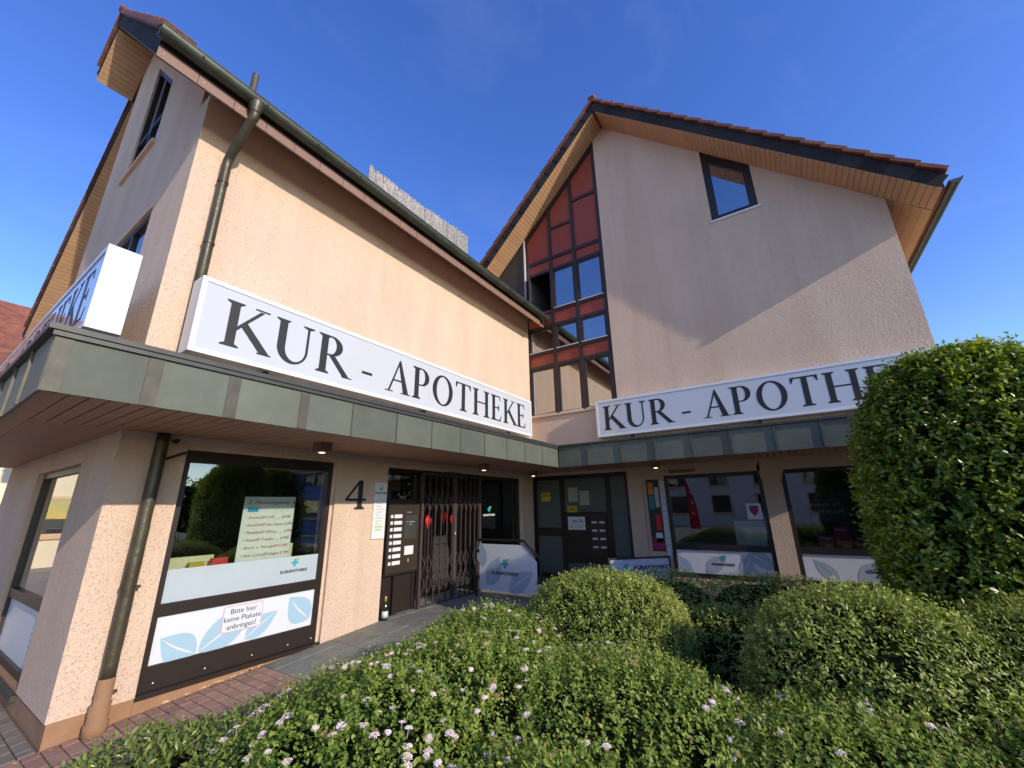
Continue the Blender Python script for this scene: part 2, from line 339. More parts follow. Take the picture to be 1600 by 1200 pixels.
GL = {
 'K': (0.86, stem(0.09, 0.255) + [[(0.23, 0.44), (0.62, 0.95), (0.70, 0.95), (0.23, 0.34)], [(0.29, 0.52), (0.40, 0.62), (0.90, 0.02), (0.70, 0.02)], [(0.66, 0), (0.93, 0), (0.93, 0.03), (0.66, 0.03)], [(0.52, 1), (0.80, 1), (0.80, 0.965), (0.52, 0.965)]]),
 'U': (0.90, [[(0.10, 0.36), (0.265, 0.36), (0.265, 1), (0.10, 1)], [(0.70, 0.36), (0.755, 0.36), (0.755, 1), (0.70, 1)]] + serif(0.10, 0.24, 1, False) + serif(0.70, 0.755, 1, False, 0.10) + band(arc(0.4275, 0.36, 0.3275, 0.375, 180, 360, 24), arc(0.4825, 0.36, 0.2175, 0.305, 180, 360, 24))),
 'R': (0.82, stem(0.09, 0.255) + bowl(0.23, 0.47, 1.0, 0.40) + [[(0.30, 0.47), (0.45, 0.49), (0.86, 0.02), (0.68, 0.02)], [(0.68, 0), (0.93, 0), (0.93, 0.03), (0.66, 0.03)]]),
 'A': (0.86, [[(0.09, 0.02), (0.15, 0.02), (0.455, 0.90), (0.43, 0.97)], [(0.60, 0.02), (0.79, 0.02), (0.47, 1.02), (0.40, 0.93)], [(0.22, 0.34), (0.60, 0.34), (0.60, 0.39), (0.22, 0.39)], [(0.0, 0), (0.26, 0), (0.26, 0.03), (0.0, 0.03)], [(0.52, 0), (0.87, 0), (0.87, 0.03), (0.52, 0.03)]]),
 'P': (0.72, stem(0.09, 0.255) + bowl(0.23, 0.43, 1.0, 0.42)),
 'O': (0.98, band(arc(0.47, 0.5, 0.44, 0.52, 0, 360, 44), arc(0.47, 0.5, 0.27, 0.465, 0, 360, 44))),
 'T': (0.80, stem(0.31, 0.475, False, True, 0.09) + [[(0.02, 0.95), (0.76, 0.95), (0.76, 1), (0.02, 1)], [(0.02, 0.95), (0.02, 0.80), (0.05, 0.80), (0.12, 0.95)], [(0.76, 0.95), (0.66, 0.95), (0.73, 0.80), (0.76, 0.80)]]),
 'H': (0.98, stem(0.10, 0.265) + stem(0.70, 0.865) + [[(0.24, 0.49), (0.70, 0.49), (0.70, 0.54), (0.24, 0.54)]]),
 'E': (0.70, stem(0.09, 0.255) + [[(0.23, 0), (0.60, 0), (0.60, 0.05), (0.23, 0.05)], [(0.23, 0.49), (0.50, 0.49), (0.50, 0.54), (0.23, 0.54)], [(0.23, 0.95), (0.57, 0.95), (0.57, 1), (0.23, 1)], [(0.60, 0.05), (0.53, 0.05), (0.61, 0.22), (0.64, 0.22)], [(0.57, 0.95), (0.50, 0.95), (0.565, 0.80), (0.595, 0.80)], [(0.46, 0.40), (0.50, 0.40), (0.50, 0.49), (0.43, 0.49)], [(0.43, 0.54), (0.50, 0.54), (0.50, 0.63), (0.46, 0.63)]]),
 '-': (0.46, [[(0.06, 0.27), (0.36, 0.27), (0.36, 0.345), (0.06, 0.345)]]),
 ' ': (0.22, []),
 '4': (0.72, [[(0.44, 0.0), (0.58, 0.0), (0.58, 1.0), (0.44, 0.92)], [(0.0, 0.28), (0.72, 0.28), (0.72, 0.36), (0.0, 0.36)], [(0.0, 0.36), (0.07, 0.36), (0.53, 1.0), (0.46, 1.0)], [(0.34, 0), (0.68, 0), (0.68, 0.05), (0.34, 0.05)], [(0.38, 0.05), (0.64, 0.05), (0.58, 0.10), (0.44, 0.10)]]),
}
GMESH = {}
def glyph(ch, mat, depth):
    k = (ch, mat, depth)
    if k not in GMESH:
        mb = MB()
        for q, poly in enumerate(GL[ch][1]):
            mb.prism(poly, 0.0, depth + 0.002 * (q % 5) * depth * 10, lambda a, b, d: (a, b, d))
        GMESH[k] = mb.mesh('letter', mat)
    return GMESH[k]
def serif_text(s, parent, mat, m4, cap, length=None, depth=0.01, track=0.10):
    adv = sum(GL[c][0] + track for c in s) - track
    sx = (length / adv) if length else cap
    x = 0
    for c in s:
        if GL[c][1]:
            link(bpy.data.objects.new('letter' if c != '-' else 'hyphen', glyph(c, mat, depth)), parent, m4 @ Matrix.Translation((x * sx, 0, 0)) @ Matrix.Diagonal((sx, cap, cap, 1)))
        x += GL[c][0] + track
    return x * sx
def serif_line(name, s, parent, mat, m4, cap, length, depth=0.02, track=0.14):
    """a whole small printed word as one flat print"""
    adv = sum(GL[c][0] + track for c in s) - track; sx = length / adv; mb = MB(); x = 0
    for c in s:
        for q, poly in enumerate(GL[c][1]):
            mb.prism([((a + x) * sx, b * cap) for a, b in poly], 0, 0.0012 + 0.0002 * (q % 5), lambda a, b, d: (a, b, d))
        x += GL[c][0] + track
    return mb.build(name, mat, parent, mat4=m4)
flat = lambda a, b, d: (a, b, d)
def leaf_shape(cx, cy, ang, L, wd, mirror=1):
    """pointed decorative leaf outline split by a pale curved vein: two half-blades"""
    def P(t, s): x = t * L; y = s * wd * math.sin(math.pi * t ** 0.8) + 0.12 * wd * math.sin(math.pi * t); return (x, y * mirror)
    n = 14; out = []
    for s0, s1 in ((0.07, 1.0), (-1.0, -0.07)):
        up = [P(i / n, s1) for i in range(n + 1)]; lo = [P(i / n, s0) for i in range(n + 1)]
        out.append(up + lo[::-1][1:-1])
    c, s = math.cos(ang), math.sin(ang)
    return [[(cx + x * c - y * s, cy + x * s + y * c) for x, y in poly] for poly in out]
def leaves_print(name, specs, parent, mat, m4, d=0.001):
    for q_, sp in enumerate(specs):
        for poly in leaf_shape(*sp):
            mb = MB()
            for k in range(len(poly) // 2 - 1):
                a, b2, c2, d2 = poly[k], poly[k + 1], poly[-2 - k], poly[-1 - k]
                mb.prism([a, b2, c2, d2], q_ * .0003, d + q_ * .0003, flat)
            mb.build(name, mat, parent, mat4=m4)
def logo(parent, m4, s, text_mat='letter_dark', word=True):
    """blue cross with two green leaves over the pharmacy's name"""
    c = MB().prism([(-.12 * s, -.38 * s), (.12 * s, -.38 * s), (.12 * s, -.12 * s), (.38 * s, -.12 * s), (.38 * s, .12 * s), (.12 * s, .12 * s), (.12 * s, .38 * s), (-.12 * s, .38 * s), (-.12 * s, .12 * s), (-.38 * s, .12 * s), (-.38 * s, -.12 * s), (-.12 * s, -.12 * s)], 0, .001, flat)
    c.build('logo_cross', 'logo_blue', parent, mat4=m4)
    leaves_print('logo_leaf', [(.16 * s, .20 * s, R(28), .48 * s, .12 * s), (.16 * s, .20 * s, R(75), .28 * s, .08 * s)], parent, 'logo_green', m4 @ Matrix.Translation((0, 0, .0015)), .001)
    if word: text_obj('logo_word', 'KURAPOTHEKE', .40 * s, parent, text_mat, m4 @ Matrix.Translation((0, -.95 * s, .001)), align='CENTER', spacing=1.08, off=.014 * s)

# ------------------------------------------------------------------ ground and paving
def zg(x): return 0.07 * min(max(x, -1.2), 3.3)
g = MB(); xs = [-400, -1.2, 3.3, 400]
for i in range(3):
    a, b = xs[i], xs[i + 1]
    g.add([(a, -400, zg(a) - .035), (b, -400, zg(b) - .035), (b, 400, zg(b) - .035), (a, 400, zg(a) - .035)], [(0, 1, 2, 3)])
tag(g.build('ground', 'ground'), kind='structure')
SLOPE = Matrix.Rotation(-math.atan(0.07), 4, 'Y')
def sheet(name, mat, x0, x1, y0, y1, dz):
    m = MB(); xx = [x0] + [q for q in (-1.2, 3.3) if x0 < q < x1] + [x1]
    for a, b in zip(xx, xx[1:]):
        m.add([(a, y0, zg(a) + dz), (b, y0, zg(b) + dz), (b, y1, zg(b) + dz), (a, y1, zg(a) + dz)], [(0, 1, 2, 3)])
    return tag(m.build(name, mat), kind='structure')
bricks = sheet('brick_pavement', 'mortar', -0.40, 1.66, -2.6, 0.01, -.022)
slabs = sheet('slate_paving', 'mortar', 1.66, 7.80, -2.05, 1.6, -.022)
slabs2 = sheet('slate_path', 'mortar', 5.85, 7.80, -7.6, -2.055, -.022)
pavers = sheet('grey_pavement', 'mortar', -2.6, -0.402, -1.5, 9.0, -.022)
soil = sheet('planting_bed', 'soil', -1.0, 5.83, -9.5, -2.06, .03)
def lay(name, parent, mat, x0, x1, y0, y1, px, py, gap, stagger=True, th=.03):
    i = 0; x = x0
    while x < x1 - .02:
        xe = min(x + px, x1); y = y0 - (py * .5 if (stagger and i % 2) else 0)
        while y < y1 - .02:
            a, b = max(y, y0), min(y + py, y1)
            if b - a > .04:
                zc = zg((x + xe) / 2); flatp = (x + xe) / 2 > 3.3 or (x + xe) / 2 < -1.2
                dz = random.uniform(-.0015, .0015)
                piece(name, parent, mat, x + gap / 2, xe - gap / 2, a + gap / 2, b - gap / 2, zc - th + dz, zc + dz, None if flatp else SLOPE, bev=.003)
            y += py
        x += px; i += 1
lay('brick', bricks, 'brick', -0.40, 1.66, -2.15, -0.005, .103, .215, .007)
lay('slab', slabs, 'slab', 1.66, 3.30, -2.05, -0.005, .82, .60, .008)
lay('slab', slabs, 'slab', 3.30, 7.18, -2.05, 0.60, .97, .66, .008)
lay('slab', slabs2, 'slab', 5.85, 7.72, -7.5, -2.055, .93, .78, .008)
lay('paver', pavers, 'grey_paver', -1.20, -0.404, -1.2, 2.8, .20, .30, .010)
pavers2 = sheet('side_pavement', 'mortar', -0.401, 0.012, 0.012, 9.0, -.022)
lay('paver', pavers2, 'grey_paver', -0.40, -0.002, 0.014, 3.6, .1, .20, .008)

# ------------------------------------------------------------------ the pharmacy building
bld = thing('pharmacy_building', (4, 0, 0), 'peach plastered corner building with two steep red tiled gables and a metal-clad canopy', 'building')
SA = 0.985; UA = lambda y: 6.85 + SA * y if y <= 5.1 else 6.85 + SA * (10.2 - y)            # underside of the left wing's roof
UB = lambda y: 11.95 - 0.984 * abs(y + 2.62)                                                   # underside of the right gable
# -- left wing, long facade
w = MB()
w.box(0, 7.72, 0, .30, 2.40, 6.84)
w.box(0, .55, 0, .30, .17, 2.40); w.box(2.34, 3.23, 0, .30, -.1, 2.40); w.box(7.22, 7.72, 0, .30, -.1, 2.40)
w.build('wall', 'plaster', bld)
p = MB(); p.box(.012, .55, .012, .30, -.2, .17); p.box(.55, 2.34, .004, .30, -.2, .138); p.build('plinth', 'plinth', bld)
# loose render at the foot of the plinth
mb = MB()
for i in range(26):
    x = .62 + 1.05 * random.random() ** .8; z = zg(x); s = random.uniform(.008, .03)
    mb.prism([(x - s, z + .002), (x + s, z + .002), (x + s * .6, z + s * .7), (x - s * .5, z + s * .6)], -.004, .01, mA)
mb.build('plaster_crumb', 'sill_paint', bld)['kind'] = 'stuff'
# -- left wing, gable side (facade C)
def strips(mb, cuts, holes, z0, top, d0, d1, mp):
    """a wall standing on z0 with a raking top, cut into strips so that openings stay open"""
    for a, b in zip(cuts, cuts[1:]):
        hs = sorted([h for h in holes if h[0] <= a + 1e-6 and h[1] >= b - 1e-6], key=lambda h: h[2]); lo = z0
        for h in hs:
            if h[2] > lo + 1e-6: mb.prism([(a, lo), (b, lo), (b, h[2]), (a, h[2])], d0, d1, mp)
            lo = h[3]
        if lo is None: continue
        if callable(lo): mb.prism([(a, lo(a)), (b, lo(b)), (b, top(b)), (a, top(a))], d0, d1, mp)
        else: mb.prism([(a, lo), (b, lo), (b, top(b)), (a, top(a))], d0, d1, mp)
gw_top = lambda y: UA(y) - .30
w = MB()
strips(w, [.30, 1.15, 1.25, 2.35, 2.95, 3.25, 3.85, 5.1, 5.5], [(1.15, 3.25, .17, 2.30), (1.25, 2.95, 4.05, 5.72), (2.35, 3.85, 7.53, gw_top)], .17, lambda y: UA(y) - .005, 0, .30, mC)
w.box(.65, .95, 5.5, 10.2, -.2, 6.84)
w.prism([(5.5, 6.84), (10.2, 6.84), (5.5, UA(5.5) - .01)], .65, .95, mC)
w.box(.30, .65, 5.2, 5.5, -.2, 10.5)
w.box(.95, 14, 9.9, 10.2, -.2, 6.84)
w.build('wall', 'plaster', bld)
MB().box(.012, .30, .302, 5.5, -.25, .168).build('plinth', 'plinth', bld)
# -- right wing, gable facade B
win_top = lambda y: UB(y) - .004
w = MB()
strips(w, [-7.63, -5.76, -4.86, -2.62, -2.32], [(-5.76, -4.86, 7.78, None)], 2.46, lambda y: UB(y) - .005, 0, .30, mB)
w.prism([(-2.32, 2.46), (0, 2.46), (0, 3.96), (-2.32, 3.96)], 0, .30, mB)
w.box(8.02, 14, -7.63, -7.33, -.1, 6.98)
for a, b in ((-2.66, -2.36), (-5.16, -4.86), (-7.63, -7.30)): w.prism([(a, -.1), (b, -.1), (b, 2.46), (a, 2.46)], 0, .30, mB)
w.prism([(-3.11, -.1), (-2.66, -.1), (-2.66, 2.46), (-3.11, 2.46)], .12, .30, mB)
w.prism([(-7.30, 2.32), (-5.16, 2.32), (-5.16, 2.46), (-7.30, 2.46)], 0, .30, mB); w.prism([(-4.86, 2.32), (-3.11, 2.32), (-3.11, 2.46), (-4.86, 2.46)], 0, .30, mB)
w.prism([(-5.22, 2.32), (-4.80, 2.32), (-4.80, 2.40), (-4.86, 2.12), (-5.16, 2.12)], .005, .28, mB)
w.prism([(-7.30, -.1), (-5.16, -.1), (-5.16, .40), (-7.30, .40)], 0, .30, mB); w.prism([(-4.86, -.1), (-3.11, -.1), (-3.11, .40), (-4.86, .40)], 0, .30, mB)
w.prism([(-4.86, 2.46), (-4.80, 2.40), (-4.86, 2.12)], 0.0, .29, mB)
w.build('wall', 'plaster', bld)
# slate cheek between the two roofs
MB().prism([(.06, 6.6), (2.6, 6.6), (2.6, UB(2.6) - .01), (.06, UB(.06) - .01)], .02, .25, mB).build('slate_cheek', 'zinc_dark', bld)
MB().prism([(.02, 6.7), (.06, 6.7), (.06, UB(.06) - .01), (.02, UB(.02) - .01)], -.02, .22, mB).build('corner_trim', 'trim_light', bld)
# -- rooms behind the glass
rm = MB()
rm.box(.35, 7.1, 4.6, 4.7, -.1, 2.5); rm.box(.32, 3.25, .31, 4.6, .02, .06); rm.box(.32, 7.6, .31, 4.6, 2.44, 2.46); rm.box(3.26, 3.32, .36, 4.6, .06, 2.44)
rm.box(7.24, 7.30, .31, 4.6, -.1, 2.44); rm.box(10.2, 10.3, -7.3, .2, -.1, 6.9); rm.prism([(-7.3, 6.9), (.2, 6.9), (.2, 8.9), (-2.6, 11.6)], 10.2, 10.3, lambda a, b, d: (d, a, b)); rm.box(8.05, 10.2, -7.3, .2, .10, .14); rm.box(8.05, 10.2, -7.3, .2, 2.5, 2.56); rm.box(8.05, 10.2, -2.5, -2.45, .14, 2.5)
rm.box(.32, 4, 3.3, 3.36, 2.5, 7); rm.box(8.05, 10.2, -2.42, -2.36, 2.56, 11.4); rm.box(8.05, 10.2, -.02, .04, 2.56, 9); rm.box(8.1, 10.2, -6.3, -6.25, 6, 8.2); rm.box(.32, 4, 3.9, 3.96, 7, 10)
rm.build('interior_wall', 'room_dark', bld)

# -- windows ---------------------------------------------------------------
# big shop window, facade A
f, q = frame_mb([(.55, .142), (2.30, .142), (2.30, 2.39), (.55, 2.39)], .065, .05, .14, mA)
f.box(.615, 2.235, .05, .14, .80, .91); f.box(.615, 2.235, .05, .14, .207, .385); f.box(.615, 2.235, .06, .13, 2.275, 2.325)
f.box(.55, 2.33, -.015, .05, .142, .185)
sw = f.build('shop_window', 'frame_brown', bld)
MB().box(2.30, 2.34, .045, .30, .14, 2.40).build('window_reveal', 'plaster', sw)
MB().box(.612, 2.238, .088, .094, .905, 2.28).build('pane', 'pane', sw)
MB().box(.618, 2.232, .074, .080, .388, .798).build('panel', 'white_film', sw)
LP = planeA(0, 0, .073)
leaves_print('leaf_print', [(1.00, .40, R(148), .38, .14, 1), (1.02, .40, R(36), .64, .15, -1), (1.46, .41, R(34), .40, .10), (2.20, .47, R(135), .40, .15, 1)], sw, 'leaf_print', LP)
fr = MB().box(.618, 2.232, .080, .084, .912, 1.215).build('frosted_band', 'frost_film', sw)
logo(sw, planeA(1.93, 1.14, .079), .115)
for x in (.68, 1.1, 1.55, 1.95, 2.24):
    piece('screw', sw, 'white_enamel', x - .006, x + .006, .044, .05, .235, .247)
st = thing('no_posters_sticker', (1.4, .07, .5), 'white rounded sticker reading Bitte hier keine Plakate anbringen! below the shop window', 'sticker')
def rrect(x0, x1, z0, z1, r): return arc(x1 - r, z1 - r, r, r, 0, 90, 5) + arc(x0 + r, z1 - r, r, r, 90, 180, 5) + arc(x0 + r, z0 + r, r, r, 180, 270, 5) + arc(x1 - r, z0 + r, r, r, 270, 360, 5)
MB().prism(rrect(1.20, 1.61, .515, .775, .025), .0705, .0715, mA).build('border', 'sticker_pink', st)
MB().prism(rrect(1.208, 1.602, .523, .767, .02), .0695, .0703, mA).build('face', 'white_film', st)
for i, s in enumerate(('Bitte hier', 'keine Plakate', 'anbringen!')): text_obj('text', s, .072, st, 'letter_dark', planeA(1.405, .695 - .075 * i, .0688), align='CENTER')
# handwritten price poster and goods behind the pane
po = thing('price_poster', (1.55, .13, 1.2), 'cream paper poster with red handwritten price list inside the shop window', 'poster')
MB().box(1.25, 1.86, .125, .128, 1.12, 1.93).build('sheet', 'paper', po)
rows = ['%  Monatsangebote  %', '', '• Soventol® 0,5% ___ 8,99€', '• Imodium® akut lingual 6,99€', '• Panadent® 500mg ___ 5,99€', '• Fenistil® Tropfen __ 4,99€', '• Brand- u. Wundgel® 6,49€', '• Hylo Comod® Augen 9,99€', '• Sinupret® ________ 7,99€']
for i, s in enumerate(rows):
    if s: text_obj('handwriting', s, .062 if i == 0 else .046, po, 'ink_red', planeA(1.29, 1.845 - .084 * i, .1235), shear=.35)
piece('packet_print', po, 'logo_blue', 1.30, 1.42, .122, .1235, 1.755, 1.80)
def goods(name, mat, x0, x1, y0, y1, z0, z1, label, cat, print_mat='white_film'):
    t = thing(name, ((x0 + x1) / 2, (y0 + y1) / 2, z0), label, cat, None)
    piece('carton', t, mat, x0, x1, y0, y1, z0, z1, bev=.003)
    piece('print', t, print_mat, x0 + (x1 - x0) * .25, x0 + (x1 - x0) * .75, y0 - .002, y0 - .0005, z0 + (z1 - z0) * .3, z0 + (z1 - z0) * .62)
sh = thing('display_shelf', (1.4, .5, .06), 'pale shelf board behind the frosted band of the shop window', 'shelf')
piece('board', sh, 'cream_board', .60, 2.26, .17, .62, 1.02, 1.06)
piece('leg', sh, 'cream_board', .62, .68, .2, .6, .06, 1.02); piece('leg', sh, 'cream_board', 2.18, 2.24, .2, .6, .06, 1.02)
goods('medicine_box', 'cream_board', .72, 1.13, .36, .42, 1.06, 1.30, 'long cream box standing at the left in the shop window', 'box', 'cream_board')
goods('medicine_box', 'red_cloth', 1.06, 1.22, .22, .28, 1.06, 1.27, 'small red packet with white mark beside the price poster', 'box')
goods('medicine_box', 'yellow_sticker', .86, 1.00, .24, .30, 1.06, 1.245, 'small yellow packet before the long cream box', 'box')
goods('medicine_box', 'cream_board', 1.88, 2.00, .30, .36, 1.06, 1.36, 'cream packet at the right of the price poster', 'box', 'cream_board')
# window on facade C, ground floor
f, q = frame_mb([(1.15, .172), (3.25, .172), (3.25, 2.30), (1.15, 2.30)], .07, .06, .15, mC); f.prism([(1.22, .80), (3.18, .80), (3.18, .90), (1.22, .90)], .06, .15, mC)
cw = f.build('side_window', 'frame_brown', bld)
MB().prism([(1.21, .89), (3.19, .89), (3.19, 2.24), (1.21, 2.24)], .095, .10, mC).build('pane', 'pane_mirror', cw)
MB().prism([(1.21, .21), (3.19, .21), (3.19, .81), (1.21, .81)], .095, .10, mC).build('panel', 'white_film', cw)
MB().prism([(1.15, .10), (3.25, .10), (3.25, .15), (1.15, .15)], -.03, .10, mC).build('sill', 'zinc_dark', cw)
no = thing('notice', (.08, 1.6, .35), 'white printed notice taped low in the narrow side window', 'notice')
MB().prism([(1.45, .30), (1.75, .30), (1.75, .70), (1.45, .70)], .090, .092, mC).build('sheet', 'paper', no)
for i in range(5): MB().prism([(1.50, .62 - .06 * i), (1.70, .62 - .06 * i), (1.70, .64 - .06 * i), (1.50, .64 - .06 * i)], .0885, .0895, mC).build('printed_line', 'grey_text', no)
# upper windows on facade C
f, q = frame_mb([(1.25, 4.05), (2.95, 4.05), (2.95, 5.72), (1.25, 5.72)], .08, .03, .11, mC); f.prism([(2.06, 4.13), (2.14, 4.13), (2.14, 5.64), (2.06, 5.64)], .03, .11, mC)
uw = f.build('upper_window', 'frame_brown', bld); MB().prism([(1.33, 4.13), (2.87, 4.13), (2.87, 5.64), (1.33, 5.64)], .065, .07, mC).build('pane', 'pane', uw)
MB().prism([(1.25, 5.72), (2.95, 5.72), (2.95, 5.80), (1.25, 5.80)], -.01, .0, mC).build('lintel', 'sill_paint', uw)
pg = [(2.35, 7.53), (3.85, 7.53), (3.85, gw_top(3.85) - .01), (2.35, gw_top(2.35) - .01)]
f, q = frame_mb(pg, .08, .03, .11, mC); f.prism([(3.06, 7.6), (3.14, 7.6), (3.14, gw_top(3.14) - .1), (3.06, gw_top(3.06) - .1)], .03, .11, mC); f.prism([(2.42, 8.3), (3.78, 8.3), (3.78, 8.38), (2.42, 8.38)], .035, .105, mC)
gwn = f.build('gable_window', 'frame_brown', bld); MB().prism(q, .065, .07, mC).build('pane', 'pane', gwn)
MB().prism([(2.28, 7.46), (3.92, 7.46), (3.92, 7.53), (2.28, 7.53)], -.05, .03, mC).build('sill', 'sill_paint', gwn)
# skylight-shaped window under the right gable
pg = [(-5.76, 7.78), (-4.86, 7.78), (-4.86, win_top(-4.86)), (-5.76, win_top(-5.76))]
f, q = frame_mb(pg, .10, .06, .15, mB); f2, q2 = frame_mb(q, .05, .08, .14, mB, f)
rw = f2.build('roof_window', 'frame_brown', bld); MB().prism(q2, .105, .11, mB).build('pane', 'pane_mirror', rw)
MB().prism([(-5.80, 7.735), (-4.83, 7.735), (-4.83, 7.78), (-5.80, 7.78)], -.035, .10, mB).build('sill', 'white_enamel', rw)
# tall stair glazing
cols = [0.03, -.78, -1.50, -2.32]; rows_ = [(3.98, 5.24, 'w'), (5.32, 5.62, 'r'), (5.70, 6.36, 'w'), (6.44, 6.78, 'r'), (6.86, 8.04, 'w'), (8.12, 8.40, 'r')]
gz = MB()
for i, c in enumerate(cols):
    c0, c1 = (c - .05, c + .0) if i == 0 else ((c - .0, c + .10) if i == 3 else (c - .045, c + .045))
    gz.prism([(c0, 3.96), (c1, 3.96), (c1, UB(c1) - .02), (c0, UB(c0) - .02)], .03, .14, mB)
zc = [3.96] + [r[1] for r in rows_]; ze = [3.985] + [r[0] for r in rows_[1:]] + [8.48]
def hb(a, b, lo, hi): gz.prism([(a, lo), (b, lo), (b, hi), (a, hi)], .035, .135, mB)
spans = [(-.735, -.02), (-1.455, -.825), (-2.22, -1.545)]
for a, b in spans:
    hb(a, b, 3.96, 4.0)
    for r0, r1 in zip([r[1] for r in rows_], [r[0] for r in rows_[1:]] + [8.50]): hb(a, b, r0, r1)
hb(*spans[1], 9.36, 9.44); hb(*spans[2], 9.98, 10.07)
for a, b in spans: gz.prism([(a, UB(a) - .14), (b, UB(b) - .14), (b, UB(b) - .01), (a, UB(a) - .01)], .035, .135, mB)
glz = gz.build('stair_glazing', 'mullion_brown', bld)
for ci, (a, b) in enumerate(spans):
    for z0, z1, t in rows_:
        if t == 'r': MB().prism([(a, z0), (b, z0), (b, z1), (a, z1)], .07, .10, mB).build('red_panel', 'panel_red', glz)
        else:
            if ci == 0 and z0 > 6.8: continue
            s, q = frame_mb([(a, z0), (b, z0), (b, z1), (a, z1)], .045, .05, .11, mB); s.build('sash', 'mullion_brown', glz)
            MB().prism(q, .078, .084, mB).build('pane', 'pane_mirror', glz)
            MB().prism([(a, z0), (b, z0), (b, z0 + .022), (a, z0 + .022)], .015, .049, mB).build('drip_rail', 'trim_light', glz)
    tops = [(8.50, None)] if ci == 0 else ([(8.50, 9.36), (9.44, None)] if ci == 1 else [(8.50, 9.98), (10.07, None)])
    for z0, z1 in tops:
        pts = [(a, z0), (b, z0), (b, UB(b) - .14), (a, UB(a) - .14)] if z1 is None else [(a, z0), (b, z0), (b, z1), (a, z1)]
        MB().prism(pts, .07, .10, mB).build('red_panel', 'panel_red', glz)
# the open sash in the first column, swung inwards
m4 = Matrix.Translation((XB + .10, -.04, 0)) @ Matrix.Rotation(R(-62), 4, 'Z')
s, q = frame_mb([(-.68, 6.88), (0, 6.88), (0, 8.02), (-.68, 8.02)], .055, 0, .05, lambda a, b, d: (d, a, b)); s.build('open_sash', 'mullion_brown', glz, mat4=m4)
MB().prism(q, .022, .027, lambda a, b, d: (d, a, b)).build('pane', 'pane_mirror', glz, mat4=m4)
MB().prism([(-2.40, 3.92), (.02, 3.92), (.02, 3.962), (-2.40, 3.962)], -.05, .10, mB).build('sill', 'sill_paint', glz)
# -- shop windows on facade B (ground floor)
def bwin(y0, y1, corner):
    pts = [(y0, .42), (y1, .42), (y1, 2.32), (y0, 2.32)]
    f, q = frame_mb(pts, .07, .07, .16, mB); f.prism([(y0 + .07, .90), (y1 - .07, .90), (y1 - .07, 1.0), (y0 + .07, 1.0)], .07, .16, mB)
    o = f.build('shop_window', 'frame_brown', bld)
    MB().prism([(y0 + .066, .995), (y1 - .066, .995), (y1 - .066, 2.254), (y0 + .066, 2.254)], .105, .11, mB).build('pane', 'pane_dark', o)
    MB().prism([(y0 + .068, .49), (y1 - .068, .49), (y1 - .068, .902), (y0 + .068, .902)], .09, .10, mB).build('panel', 'white_film', o)
    c = (y0 + y1) / 2; L = planeB(c, .70, XB + .0885)
    leaves_print('leaf_print', [(-.55, -.18, R(135), .42, .10), (-.30, -.20, R(40), .50, .12), (.28, -.2, R(60), .45, .11, -1), (.45, .18, R(-35), .5, .12)], o, 'leaf_print_grey', L)
    logo(o, planeB(c - .0, .77, XB + .0865), .13)
    return o
b1 = bwin(-4.86, -3.11, True); b2 = bwin(-7.30, -5.16, False)
# goods and boards inside the right wing's windows
sh2 = thing('display_shelf', (8.3, -4.0, .14), 'low white display ledge inside the right shop window', 'shelf'); piece('board', sh2, 'room_light', 7.90, 8.45, -4.80, -3.15, .96, 1.0); piece('leg', sh2, 'room_light', 8.2, 8.3, -4.75, -4.65, .14, .96); piece('leg', sh2, 'room_light', 8.2, 8.3, -3.3, -3.2, .14, .96)
sh3 = thing('display_shelf', (8.3, -6.2, .14), 'display ledge behind the shop window beside the tall hedge', 'shelf'); piece('board', sh3, 'room_light', 7.90, 8.45, -7.25, -5.2, .96, 1.0); piece('leg', sh3, 'room_light', 8.2, 8.3, -7.2, -7.1, .14, .96); piece('leg', sh3, 'room_light', 8.2, 8.3, -5.4, -5.3, .14, .96)
for i, (y, h, mt, lab) in enumerate([(-5.62, .20, 'magenta', 'purple packet with yellow oval nearest the pillar in the right window'), (-5.86, .34, 'magenta', 'tall purple packet in the middle of the right window row'), (-6.12, .20, 'magenta', 'purple packet half hidden by the tall hedge')]):
    t = thing('medicine_box', (8.0, y, 1.0), lab, 'box'); piece('carton', t, mt, 7.95, 8.02, y - .11, y + .11, 1.0, 1.0 + h)
    piece('yellow_band', t, 'yellow_sticker', 7.945, 7.9495, y - .08, y + .03, 1.0, 1.05); text_obj('print', 'Allegra', .06, t, 'white_film', planeB(y + .10, 1.0 + h - .07, 7.9485))
t = thing('slogan_board', (8.1, -5.9, 1.35), 'dark board reading KEINER IST SCHNELLER behind the right window', 'display board'); piece('board', t, 'black_metal', 8.06, 8.08, -6.6, -5.45, 1.40, 1.95); text_obj('text', 'KEINER IST', .09, t, 'grey_text', planeB(-5.5, 1.66, 8.055)); text_obj('text', 'SCHNELLER', .09, t, 'grey_text', planeB(-5.5, 1.55, 8.055)); piece('foot', t, 'black_metal', 8.05, 8.12, -6.1, -5.9, 1.0, 1.40)
t = thing('display_board', (8.2, -4.5, 1.0), 'white advertising stand with lettering at the right end of the window', 'display board'); piece('board', t, 'white_film', 8.02, 8.05, -4.75, -4.25, 1.0, 1.42); piece('print', t, 'leaf_print_grey', 8.012, 8.019, -4.7, -4.3, 1.08, 1.30)
t = thing('shield_sticker', (7.82, -4.62, 1.50), 'white square sticker with a red shield in the window corner', 'sticker'); MB().prism([(-4.76, 1.46), (-4.52, 1.46), (-4.52, 1.74), (-4.76, 1.74)], .102, .104, mB).build('face', 'white_film', t); MB().prism([(-4.71, 1.70), (-4.57, 1.70), (-4.57, 1.60), (-4.64, 1.51), (-4.71, 1.60)], .0995, .1015, mB).build('shield', 'magenta', t)
